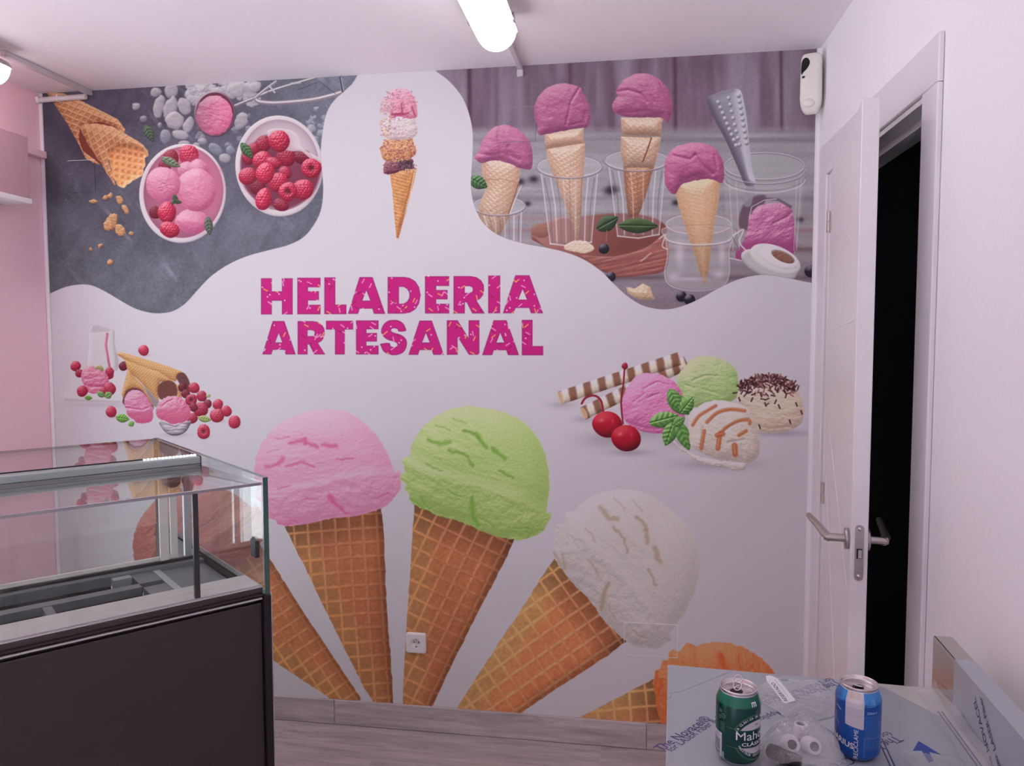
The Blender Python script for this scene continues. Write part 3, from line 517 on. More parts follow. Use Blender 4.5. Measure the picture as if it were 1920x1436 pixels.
def left_group():
    Z = Zm(90, 580, 4.8); PR.gain = np.array((1.07, 1.12, 1.06), np.float32); S = 4.8
    P1 = lambda x, y: Z([(x, y)])[0]
    cx, cy = P1(500, 860); shadow(cx, cy, 82, 6, .35, (178, 160, 172))
    fill(Z([(205,540),(705,550),(660,820),(640,836),(150,820),(140,790)]), (226, 216, 226), .75, 1.5); fill(Z([(145,800),(655,822),(640,842),(150,826)]), (200, 190, 200), .8, 1)
    puff(catmull(Z([(372,215),(395,140),(440,165),(560,170),(598,190),(600,330),(632,450),(630,520),(600,555),(380,530),(362,440),(372,330)]), 4), [(176, 166, 178), (222, 213, 222), (236, 228, 236)], 10, .35, grain=.008, L=(-.6, -.4, .6))
    fill(Z([(380,208),(400,150),(450,145),(580,182),(540,200)]), (196, 188, 198), .8, 1.5); fill(Z([(590,200),(602,330),(632,450),(630,520),(600,550),(600,400)]), (182, 164, 176), .55, 2.5)
    stroke(Z([(535,220),(522,320),(540,430),(560,540)]), (206, 96, 128), 4.2, .95, .8); stroke(Z([(530,230),(518,320),(534,430)]), (236, 160, 184), 1.4, .8)
    for x, y, r_, d in [(250,510,46,1),(285,575,38,.85),(550,585,44,.95),(555,560,40,.95),(680,510,42,.62)]: berry(*P1(x, y), r_ / S, dim=d, seed=int(x))
    puff(jag(catmull(Z([(300,620),(310,550),(360,510),(440,520),(520,570),(550,640),(520,690),(430,700),(340,690)]), 4), .4, 4), [(196, 70, 120), (226, 136, 170), (244, 192, 210)], 16, .5, rough(6, 5, 61), grain=.04)
    puff(jag(Z([(330,690),(400,700),(500,700),(480,750),(400,760),(350,740)]), .8, 4), [(190, 60, 100), (226, 130, 160), (244, 190, 206)], 5, .6, rough(4, 4, 63))
    for x, y, r_ in [(310,735,50),(555,715,58),(500,740,40)]: berry(*P1(x, y), r_ / S, dim=.95, seed=int(x))
    for x, y, l, w, ro, c in [(450,520,34,18,-.5,(176,168,110)),(480,530,30,18,.8,(168,160,104)),(365,795,36,22,.1,(112,160,70)),(480,765,40,28,.5,(110,150,84)),(545,770,36,34,-.6,(120,160,96))]: leaf(*P1(x, y), l / S, w / S, ro, c, 3)
    wp = [(160, 98, 54), (216, 160, 104), (240, 200, 154)]; wt = rtint((240, 196, 146), .2)
    def cone(pts, ang, sd): puff(Z(pts), wp, 14, .6, grid(*P1(*pts[0]), ang, 4.6, 4.2, 1.1, .8, .2, .4), tint=wt, grain=.05, seed=sd)
    cone([(615,400),(650,383),(740,405),(900,455),(1080,510),(1210,560),(1180,590),(1150,650),(1000,590),(870,560),(760,500)], .35, 3)
    fill(catmull(Z([(1155,610),(1185,572),(1230,575),(1270,640),(1285,720),(1240,780),(1205,700)]), 4), (110, 62, 66), 1, 1)
    cone([(690,450),(870,520),(1000,560),(1120,640),(1190,700),(1205,800),(1160,800),(1130,650),(1010,650),(985,740),(1000,830),(900,720),(800,620),(720,560)], .8, 4)
    fill(catmull(Z([(985,730),(1010,665),(1080,640),(1140,660),(1165,720),(1150,790),(1060,810),(1005,800)]), 4), (118, 64, 58), 1, 1)
    fill(Z([(860,680),(1000,830),(980,880),(940,870)]), (130, 110, 112), .7, 1.5)
    cone([(720,540),(770,600),(850,680),(930,820),(945,880),(900,860),(860,740),(780,705),(710,730),(680,810),(665,760),(690,650)], 1.1, 5)
    fill(catmull(Z([(690,860),(690,770),(720,720),(790,705),(860,740),(920,830),(940,900)]), 4), (112, 60, 66), 1, 1)
    puff(jag(catmull(Z([(690,860),(695,790),(740,735),(800,725),(870,760),(930,850),(948,920),(935,1000),(880,1022),(800,1020),(770,990),(720,950)]), 4), .4, 4), [(188, 78, 122), (224, 138, 176), (246, 192, 214)], 22, .5, creases([(Z([(700,885),(780,895),(850,905),(910,880)]), 1.6, 3)], rough(7, 4, 65)), grain=.04, tint=lambda c, X, Y, s, b: c + (rgb((210, 92, 134)) - c) * np.clip((Y - 768) / 12, 0, .7)[..., None])
    for x, y, r_, d in [(1210,700,40,.6),(1240,760,40,.65),(1315,705,50,.95),(1385,780,48,.9),(1290,815,54,.9),(1435,850,40,.7),(1375,900,66,.92),(1300,980,48,.9),(1530,855,48,1),(1605,915,50,1),(1520,955,62,1),(1680,1012,56,1),(1310,880,40,.7)]: berry(*P1(x, y), r_ / S, dim=d, seed=int(x + y), open_=x == 1290)
    for x, y in [(1402, 1100), (570, 920), (862, 368), (1680, 1015), (1540, 960)]:
        cx, cy = P1(x, y); shadow(cx + 3, cy + 9, 12, 4, .4, (190, 150, 168))
    berry(*P1(1402, 1100), 60 / S, 66 / S, open_=True, seed=5); berry(*P1(570, 920), 47 / S, 54 / S, seed=6); berry(*P1(862, 368), 46 / S, 50 / S, seed=7); berry(*P1(1680, 1012), 55 / S, 58 / S, seed=8); berry(*P1(1525, 955), 62 / S, seed=9)
    for x, y, l, w, ro, c in [(672,980,62,40,.15,(108,168,72)),(752,1030,26,30,1,(120,176,84)),(1410,985,60,32,.2,(150,170,96)),(1445,775,20,24,1,(176,196,130))]: leaf(*P1(x, y), l / S, w / S, ro, c, 8)
    cx, cy = P1(1150, 1130); shadow(cx, cy, 30, 5, .4, (170, 150, 165))
    puff(catmull(Z([(1005,1000),(1140,1040),(1280,1000),(1270,1060),(1220,1115),(1140,1138),(1070,1115),(1020,1060)]), 4), [(96, 84, 96), (190, 180, 188), (246, 240, 244)], 10, .9, rough(8, 6, 77, 0, 3, .5), grain=.01)
    fill(Z([(1010,1010),(1140,1045),(1275,1005),(1270,1040),(1200,1030),(1150,1060),(1080,1040)]), (110, 76, 92), .6, 1)
    puff(jag(catmull(Z([(970,930),(1000,850),(1060,790),(1120,778),(1200,795),(1260,860),(1288,930),(1270,980),(1230,1010),(1120,1030),(1040,1000),(990,970)]), 4), .7, 4), [(188, 72, 118), (224, 128, 166), (246, 186, 206)], 22, .55, creases([(Z([(1020,880),(1080,830),(1130,810)]), 1.8, 3.5), (Z([(1180,800),(1210,830)]), 1.5, 2.5)], rough(7, 5, 66, -.5)), grain=.04, tint=lambda c, X, Y, s, b: c + (rgb((214, 96, 136)) - c) * np.clip((Y - 762) / 16, 0, .6)[..., None])
def right_group():
    Z = Zm(1020, 640, 3.6923); PR.gain = np.array((1.24, 1.31, 1.23), np.float32); S = 3.6923
    P1 = lambda x, y: Z([(x, y)])[0]
    for x, y, rx, ry, a in [(430,680,60,20,.35),(600,770,50,8,.4),(720,630,50,14,.3),(1200,850,95,14,.4),(1640,635,70,8,.4),(120,440,30,8,.3),(280,540,26,8,.3),(960,700,50,16,.25)]: cx, cy = P1(x, y); shadow(cx, cy, rx, ry, a, (112, 102, 118))
    def straw(x0, y0, x1, y1, w, n, seed, ph=0.0):
        L = math.hypot(x1 - x0, y1 - y0); ux, uy = (x1 - x0) / L, (y1 - y0) / L; nx, ny = -uy, ux; h = w / 2
        pts = Z([(x0 + nx * h, y0 + ny * h), (x0 - nx * h, y0 - ny * h), (x1 - nx * h, y1 - ny * h), (x1 + nx * h, y1 + ny * h)])
        A = np.array(P1(x0, y0)); Bq = np.array(P1(x1, y1)); e = (Bq - A) / np.hypot(*(Bq - A)); Lp = np.hypot(*(Bq - A))
        def tint(c, X, Y, s, b):
            t = ((X - A[0]) * e[0] + (Y - A[1]) * e[1]) / Lp * n; v = (-(X - A[0]) * e[1] + (Y - A[1]) * e[0]) / (w / S)
            q = np.sin((t + .12 * v + ph) * 6.283); k = np.clip(q * 2.2 + .9 * fbm(X, Y, 4, seed, 2), -1, 1) * .5 + .5
            return c * (1 + (np.array([.62, .44, .36], np.float32) - 1) * (k * .95)[..., None])
        puff(pts, [(150, 128, 120), (216, 196, 184), (236, 222, 214)], w / S * .5, .75, None, tint=tint, grain=.03, seed=seed)
        fill(ell(*P1(x0 + ux * 8, y0 + uy * 8), w / S * .22, w / S * .48, math.atan2(uy, ux)), (200, 166, 140), .8)
    straw(270, 500, 990, 145, 92, 8, 3, .1); straw(110, 392, 940, 118, 92, 8.2, 4, .35)
    def ball(pts, pal, cr, sd, ang, k=.5): puff(jag(catmull(Z(pts), 4), .6, 4, sd), pal, 46, .55, creases([(Z(q), w, a) for q, w, a in cr], rough(13, 4.6, sd, ang, 1.5, .65, 1.7)), grain=.04, seed=sd, con=.85)
    ball([(920,260),(960,190),(1020,125),(1090,100),(1180,108),(1270,145),(1330,200),(1350,280),(1352,350),(1320,400),(1240,440),(1100,460),(1000,450),(950,380)], [(120, 140, 90), (166, 186, 128), (204, 216, 172)], [([(1030,270),(1120,235),(1200,240)],2,3),([(1230,200),(1290,260)],2,2.5),([(1100,330),(1200,360)],2,2),([(980,300),(1040,320)],2,2)], 71, .1)
    ball([(545,500),(545,400),(580,310),(650,235),(740,218),(830,235),(910,290),(960,360),(975,450),(960,560),(850,630),(740,632),(640,610),(570,560)], [(150, 68, 116), (208, 122, 170), (232, 166, 200)], [([(690,330),(780,280),(870,300)],2,3),([(720,390),(800,360)],2,2.5),([(620,420),(700,360)],2,2),([(580,560),(700,600),(830,605)],3,2.5)], 72, -.3)
    ball([(1335,400),(1355,330),(1400,270),(1480,235),(1580,225),(1670,260),(1740,320),(1785,400),(1800,480),(1785,560),(1720,610),(1620,632),(1500,625),(1450,560),(1380,460)], [(158, 132, 124), (210, 186, 172), (230, 214, 204)], [([(1440,570),(1560,605),(1700,590)],3,2.5)], 73, .2)
    r = np.random.RandomState(4)
    for k in range(230):
        t = r.rand(); x = 1350 + 390 * t + r.randn() * 20; y = 290 - 60 * math.sin(t * 3.1) + abs(r.randn()) * 62 * (1.2 - abs(t - .5)) ; a = r.rand() * 3.1; l = 13
        if y > 470: continue
        stroke(Z([(x - l * math.cos(a), y - l * math.sin(a)), (x + l * math.cos(a), y + l * math.sin(a))]), [(70, 34, 40), (104, 54, 58), (52, 24, 30), (140, 92, 92)][k % 4], 2.6, .9, .6)
    for x, y in [(1530,435),(1625,450),(1745,435),(1780,490),(1730,325),(1700,555),(1490,590),(1500,370),(1350,400)]: stroke(Z([(x, y - 10), (x + 8, y + 12)]), (72, 36, 42), 3, .9)
    # mint
    for x, y, l, w, ro, sd in [(945,440,110,62,.6,1),(905,400,80,50,1.1,5),(990,440,70,50,-.9,6),(830,540,104,56,-.25,2),(870,640,86,52,1.9,3),(965,650,110,50,1.2,4),(935,555,50,34,-.6,7)]:
        cx, cy = P1(x, y); leaf(cx, cy, l / S, w / S, ro, (92, 138, 70), sd)
    # cookie shell and vanilla
    puff(jag(catmull(Z([(895,685),(960,740),(1060,790),(1200,820),(1330,835),(1400,840),(1390,880),(1330,895),(1230,870),(1100,850),(1000,790),(930,730)]), 4), .7, 4), [(150, 134, 138), (204, 192, 192), (228, 218, 216)], 9, .6, rough(5, 3, 5), grain=.04)
    ball([(1005,500),(1060,455),(1130,420),(1190,405),(1280,418),(1380,440),(1440,490),(1475,570),(1492,680),(1490,780),(1430,840),(1330,830),(1200,815),(1090,770),(1020,730),(1005,640),(1002,560)], [(150, 130, 130), (208, 190, 184), (232, 220, 214)], [([(1130,560),(1200,500),(1300,480)],3,4),([(1250,620),(1330,560),(1420,540)],3,4),([(1280,700),(1390,680)],3,3.5),([(1100,600),(1090,720)],3,3)], 74, .5)
    for q, w in [([(1030,580),(1070,520),(1130,480),(1190,445)],22),([(1130,560),(1200,495),(1290,470),(1390,480)],24),([(1215,640),(1270,590),(1350,550),(1420,545),(1425,570)],22),([(1220,640),(1205,740)],34),([(1110,620),(1090,740)],26),([(1320,720),(1325,780)],40),([(1350,650),(1400,620)],24),([(1200,650),(1240,640)],34)]:
        stroke(catmull(Z(q), 5, False), (166, 84, 48), w / S, .8, 1.4); stroke(catmull(Z([(x - 3, y - 5) for x, y in q]), 5, False), (214, 142, 104), w / S * .25, .7, 1)
    # cherries
    stroke(catmull(Z([(548,570),(535,420),(550,300),(560,170)]), 6, False), (128, 24, 44), 3.2); (cx, cy), = Z([(560,170)]); puff(ell(cx, cy, 5.5, 7, 0, 14, .1), [(80, 10, 26), (140, 30, 52), (190, 90, 110)], 5)
    stroke(catmull(Z([(262,430),(290,390),(350,375),(395,410),(412,490)]), 6, False), (136, 30, 52), 4.0)
    for x, y, rx, ry in [(440,575,104,92),(570,670,102,92)]:
        cx, cy = P1(x, y); puff(ell(cx, cy, rx / S, ry / S, .2, 34, .02), [(70, 0, 16), (164, 14, 38), (214, 70, 84)], 24, .9, grain=.01, con=.85)
        shadow(cx - 11, cy - 8, 5, 3.5, .6, (240, 150, 150), -.4); shadow(cx + 10, cy - 6, 3, 6, .35, (230, 110, 120))
def paint():
    PR.w = int((MX1 - MX0) * MS); PR.h = int((MY1 - MY0) * MS)
    PR.img = np.full((PR.h, PR.w, 3), 236 / 255, np.float32); PR.clip = None; PR.gain = np.ones(3, np.float32)
    slate_panel(); wood_panel(); mid_cone(); left_group(); right_group(); title()
    pTL, pTR = complex(537.7, 993.3), complex(714.7, 954.5); wTL, wTR = complex(1034.8, 1054.7), complex(1173.4, 1202.5)
    m1 = lin(G_TL, G_TR, wTL, wTR); m0 = lin(G_TL, G_TR, pTL, pTR)
    m2 = (m1[0] * m1[0], m1[0] * m1[1] + m1[1])
    ia, ib = 1 / m0[0], -m0[1] / m0[0]           # pink -> green; one turn back from pink:
    mm = (m0[0] * m0[0] * 1.04, 0); rTL = m0[0] * pTL + m0[1]; rTR = m0[0] * pTR + m0[1]
    mr = lin(G_TL, G_TR, rTL, rTR); PR.fan = (m0, (1 + 0j, 0j), m1, m2, mr)
    wpal = [(140, 74, 46), (188, 114, 76), (218, 156, 116)]
    big_cone(mr[0], mr[1], [(122, 60, 58), (168, 96, 92), (206, 146, 138)], (120, 58, 62), (1.22, 1.28, 1.2), 5, wpal)
    big_cone(m0[0], m0[1], [(198, 116, 156), (222, 162, 190), (236, 200, 214)], (212, 92, 146), (1.14, 1.18, 1.12), 1, wpal)
    big_cone(1 + 0j, 0j, [(124, 150, 74), (174, 197, 122), (206, 220, 168)], (108, 160, 54), (1.18, 1.23, 1.17), 2, wpal)
    big_cone(m2[0], m2[1], [(160, 76, 42), (200, 106, 66), (220, 148, 110)], (190, 70, 26), (1.36, 1.42, 1.34), 4, wpal)
    big_cone(m1[0], m1[1], [(136, 129, 132), (178, 170, 171), (198, 191, 195)], (150, 130, 106), (1.36, 1.42, 1.34), 3, wpal)
    return np.clip(PR.img, 0, 1) * np.array((.93, .922, .935), np.float32)
# ---------------------------------------------------------------- materials
def new_mat(name):
    m = bpy.data.materials.new(name); m.use_nodes = True; nt = m.node_tree
    return m, nt, nt.nodes['Principled BSDF']
def lin_c(c):
    c = [x / 255 for x in c]; return tuple((x / 12.92 if x <= .04045 else ((x + .055) / 1.055) ** 2.4) for x in c) + (1,)
def mat(name, c, rough=.5, metal=0, nz=.06, sc=40, bump=.03, spec=.5, stretch=None, emit=None, coat=0):
    m, nt, b = new_mat(name); N = nt.nodes; Lk = nt.links
    tc = N.new('ShaderNodeTexCoord'); mp = N.new('ShaderNodeMapping'); mp.inputs['Scale'].default_value = stretch or (1, 1, 1)
    n = N.new('ShaderNodeTexNoise'); n.inputs['Scale'].default_value = sc; n.inputs['Detail'].default_value = 4
    Lk.new(tc.outputs['Object'], mp.inputs[0]); Lk.new(mp.outputs[0], n.inputs['Vector'])
    r = N.new('ShaderNodeMix'); r.data_type = 'RGBA'; col = lin_c(c)
    r.inputs[6].default_value = tuple(x * (1 - nz) for x in col[:3]) + (1,); r.inputs[7].default_value = tuple(min(x * (1 + nz), 1) for x in col[:3]) + (1,)
    Lk.new(n.outputs['Fac'], r.inputs[0]); Lk.new(r.outputs[2], b.inputs['Base Color'])
    b.inputs['Roughness'].default_value = rough; b.inputs['Metallic'].default_value = metal; b.inputs['Specular IOR Level'].default_value = spec
    if coat: b.inputs['Coat Weight'].default_value = coat; b.inputs['Coat Roughness'].default_value = .1
    if bump:
        bp = N.new('ShaderNodeBump'); bp.inputs['Strength'].default_value = bump; bp.inputs['Distance'].default_value = .01
        Lk.new(n.outputs['Fac'], bp.inputs['Height']); Lk.new(bp.outputs[0], b.inputs['Normal'])
    if emit: b.inputs['Emission Color'].default_value = lin_c(emit[0]); b.inputs['Emission Strength'].default_value = emit[1]
    return m
def glass_mat(name, tint=(1, 1, 1), rough=.0, ior=1.5, haze=0.0, haze_c=(200, 200, 205), bump=0):
    m = bpy.data.materials.new(name); m.use_nodes = True; nt = m.node_tree; N = nt.nodes; Lk = nt.links; N.clear()
    o = N.new('ShaderNodeOutputMaterial'); t = N.new('ShaderNodeBsdfTransparent'); t.inputs[0].default_value = tint + (1,)
    g = N.new('ShaderNodeBsdfGlossy'); g.inputs['Roughness'].default_value = rough
    lw = N.new('ShaderNodeLayerWeight'); lw.inputs[0].default_value = .5; pw = N.new('ShaderNodeMath'); pw.operation = 'POWER'; pw.inputs[1].default_value = 5
    f0 = ((ior - 1) / (ior + 1)) ** 2; f = N.new('ShaderNodeMath'); f.operation = 'MULTIPLY_ADD'; f.inputs[1].default_value = 1 - f0; f.inputs[2].default_value = f0; mx = N.new('ShaderNodeMixShader')
    Lk.new(lw.outputs['Facing'], pw.inputs[0]); Lk.new(pw.outputs[0], f.inputs[0])
    Lk.new(f.outputs[0], mx.inputs[0]); Lk.new(t.outputs[0], mx.inputs[1]); Lk.new(g.outputs[0], mx.inputs[2]); last = mx
    if bump:
        bn = N.new('ShaderNodeTexNoise'); bn.inputs['Scale'].default_value = 34; bn.inputs['Detail'].default_value = 3; bc = N.new('ShaderNodeTexCoord'); Lk.new(bc.outputs['Object'], bn.inputs['Vector'])
        bp = N.new('ShaderNodeBump'); bp.inputs['Strength'].default_value = bump; bp.inputs['Distance'].default_value = .02; Lk.new(bn.outputs['Fac'], bp.inputs['Height']); Lk.new(bp.outputs[0], g.inputs['Normal']); Lk.new(bp.outputs[0], lw.inputs['Normal'])
    if haze:  # pale haze mixed into the clear film so it shows up
        d = N.new('ShaderNodeBsdfDiffuse'); d.inputs[0].default_value = lin_c(haze_c); n = N.new('ShaderNodeTexNoise'); n.inputs['Scale'].default_value = 18; n.inputs['Detail'].default_value = 5
        tc = N.new('ShaderNodeTexCoord'); Lk.new(tc.outputs['Object'], n.inputs['Vector'])
        mm = N.new('ShaderNodeMath'); mm.operation = 'MULTIPLY'; mm.inputs[1].default_value = haze; Lk.new(n.outputs['Fac'], mm.inputs[0])
        m2 = N.new('ShaderNodeMixShader'); Lk.new(mm.outputs[0], m2.inputs[0]); Lk.new(mx.outputs[0], m2.inputs[1]); Lk.new(d.outputs[0], m2.inputs[2]); last = m2
    Lk.new(last.outputs[0], o.inputs[0]); return m
def image_mat(name, arr, rough=.5, spec=.35, metal=0.0, bump=0):
    h, w = arr.shape[:2]; im = bpy.data.images.new(name, w, h, alpha=False)
    a = np.ones((h, w, 4), np.float32); a[..., :3] = arr[::-1]; im.pixels.foreach_set(np.ascontiguousarray(a).ravel()); im.pack()
    m, nt, b = new_mat(name); t = nt.nodes.new('ShaderNodeTexImage'); t.image = im; t.extension = 'EXTEND'
    uv = nt.nodes.new('ShaderNodeUVMap'); uv.uv_map = 'UVMap'; nt.links.new(uv.outputs[0], t.inputs[0]); nt.links.new(t.outputs[0], b.inputs['Base Color'])
    b.inputs['Roughness'].default_value = rough; b.inputs['Specular IOR Level'].default_value = spec; b.inputs['Metallic'].default_value = metal
    return m
def wood_tile(name, c, seed):
    m, nt, b = new_mat(name); N = nt.nodes; Lk = nt.links
    tc = N.new('ShaderNodeTexCoord'); oi = N.new('ShaderNodeObjectInfo'); ad = N.new('ShaderNodeVectorMath'); ad.operation = 'ADD'
    Lk.new(tc.outputs['Object'], ad.inputs[0]); sc = N.new('ShaderNodeVectorMath'); sc.operation = 'SCALE'; sc.inputs['Scale'].default_value = 7
    cb = N.new('ShaderNodeCombineXYZ'); Lk.new(oi.outputs['Random'], cb.inputs[0]); Lk.new(oi.outputs['Random'], cb.inputs[1]); Lk.new(cb.outputs[0], sc.inputs[0]); Lk.new(sc.outputs[0], ad.inputs[1])
    mp = N.new('ShaderNodeMapping'); mp.inputs['Scale'].default_value = (1.6, 16, 16); Lk.new(ad.outputs[0], mp.inputs[0])
    n = N.new('ShaderNodeTexNoise'); n.inputs['Scale'].default_value = 2.2; n.inputs['Detail'].default_value = 7; n.inputs['Roughness'].default_value = .65; n.inputs['Distortion'].default_value = .5
    Lk.new(mp.outputs[0], n.inputs['Vector']); r = N.new('ShaderNodeValToRGB'); col = lin_c(c)
    r.color_ramp.elements[0].position = .3; r.color_ramp.elements[1].position = .72
    r.color_ramp.elements[0].color = tuple(x * .62 for x in col[:3]) + (1,); r.color_ramp.elements[1].color = tuple(x * 1.25 for x in col[:3]) + (1,)
    Lk.new(n.outputs['Fac'], r.inputs[0]); Lk.new(r.outputs[0], b.inputs['Base Color'])
    b.inputs['Roughness'].default_value = .42
    bp = N.new('ShaderNodeBump'); bp.inputs['Strength'].default_value = .12; bp.inputs['Distance'].default_value = .004; Lk.new(n.outputs['Fac'], bp.inputs['Height']); Lk.new(bp.outputs[0], b.inputs['Normal'])
    return m
M = {}
M['wall'] = mat('white matt wall paint', (240, 238, 241), .8, nz=.02, sc=120, bump=.04)
M['ceil'] = mat('white ceiling paint', (240, 236, 238), .85, nz=.025, sc=60, bump=.05)
M['pink'] = mat('pink wall paint', (252, 214, 224), .75, nz=.03, sc=60)
M['pinkgrey'] = mat('mauve paint', (196, 158, 170), .7, nz=.06, sc=30)
M['dark'] = mat('storeroom shade grey', (96, 92, 100), .9, nz=.1)  # shade put into the colour: dark grey keeps the doorway black
M['lacquer'] = mat('white door lacquer', (228, 225, 228), .35, nz=.015, sc=20, bump=.01)
M['rimgrey'] = mat('grey plate rim', (150, 136, 146), .6)
M['gap'] = mat('dark joint', (92, 86, 94), .8)
M['plastic'] = mat('white plastic', (232, 230, 228), .4, nz=.015, bump=.01)
M['cream'] = mat('off white plastic', (232, 230, 222), .35, nz=.015, bump=.01)
M['greyplastic'] = mat('grey housing plastic', (178, 172, 176), .5, nz=.03)
M['trunk'] = mat('pale grey trunking', (206, 200, 204), .5, nz=.04)
M['black'] = mat('black plastic', (20, 19, 24), .35, nz=.1)
M['blackgloss'] = mat('black glossy lens', (8, 8, 12), .08, bump=0)
M['steel'] = mat('brushed stainless steel', (208, 207, 205), .36, .35, .10, 30, .03, stretch=(1, 14, 14))
M['mirror_steel'] = mat('polished stainless steel', (200, 196, 192), .2, 1, .06, 30, .02)
M['satin'] = mat('satin nickel', (186, 180, 176), .3, 1, .05, 40, .02)
M['alu'] = mat('aluminium profile', (190, 196, 198), .38, .55, .06, 30, .02, stretch=(2, 20, 20))
M['rail'] = mat('pale anodised rail', (160, 172, 170), .32, .25, .05, 30, .01, stretch=(2, 20, 20))
M['deck'] = mat('grey cast frame', (122, 128, 131), .4, .4, .15, 20, .03)
M['well'] = mat('black display well', (22, 24, 28), .45, .2, .2, 15)
M['panel'] = mat('dark bronze front panel', (68, 61, 64), .40, .35, .06, 60, .02)
M['trimdark'] = mat('dark trim', (46, 42, 46), .35, .4, .1)
M['gedge'] = mat('green glass edge', (62, 92, 86), .15, 0, .15, 20, 0)
M['gedge_pale'] = mat('pale polished glass edge', (176, 168, 176), .12, 0, .1, 20, 0)
M['glass'] = glass_mat('clear display glass', (.965, .985, .975))
M['acrylic'] = glass_mat('clear film', (.95, .96, .96), .06, 1.75, .40, (225, 222, 228), .8)
M['acrylic_smooth'] = glass_mat('smooth clear film', (.95, .96, .96), .08, 1.5, .40, (222, 220, 226), .25)
M['led'] = mat('led chips', (255, 255, 255), .4, emit=((235, 245, 255), 6), bump=0)
M['plank'] = wood_tile('grey wood look porcelain', (184, 174, 176), 1)
M['grout'] = mat('pale grout', (196, 186, 186), .9, nz=.08, sc=200)
M['skirt'] = wood_tile('grey wood look skirting', (196, 186, 186), 2)
M['film'] = mat('blue grey protective film', (170, 176, 184), .32, .25, .05, 14, .10, spec=.5)
M['ink'] = mat('violet blue print ink', (62, 60, 112), .5, bump=0)
M['blueink'] = mat('blue print ink', (44, 70, 150), .5, bump=0)
M['paper'] = mat('white label paper', (236, 234, 240), .6, bump=0, nz=.02)
M['blackink'] = mat('black print ink', (30, 26, 36), .6, bump=0)
M['greylabel'] = mat('grey small print', (150, 146, 168), .6, bump=0)
M['whiteink'] = mat('white can ink', (225, 222, 226), .35, bump=0, nz=.02)
M['paleblue'] = mat('pale blue can ink', (150, 186, 226), .35, bump=0, nz=.02)
M['canalu'] = mat('bright can aluminium', (214, 206, 208), .25, 1, .05, 40, .01)
M['hole'] = mat('dark can opening', (24, 14, 16), .5)
M['greenmark'] = mat('green zip mark', (120, 190, 120), .5)
M['whitepvc'] = mat('white pipe plastic', (222, 214, 218), .3, nz=.03)
M['bore'] = mat('dark brown bore', (26, 15, 20), .6)
M['yard'] = mat('pale paving outside', (196, 191, 195), .9, nz=.1, sc=3)
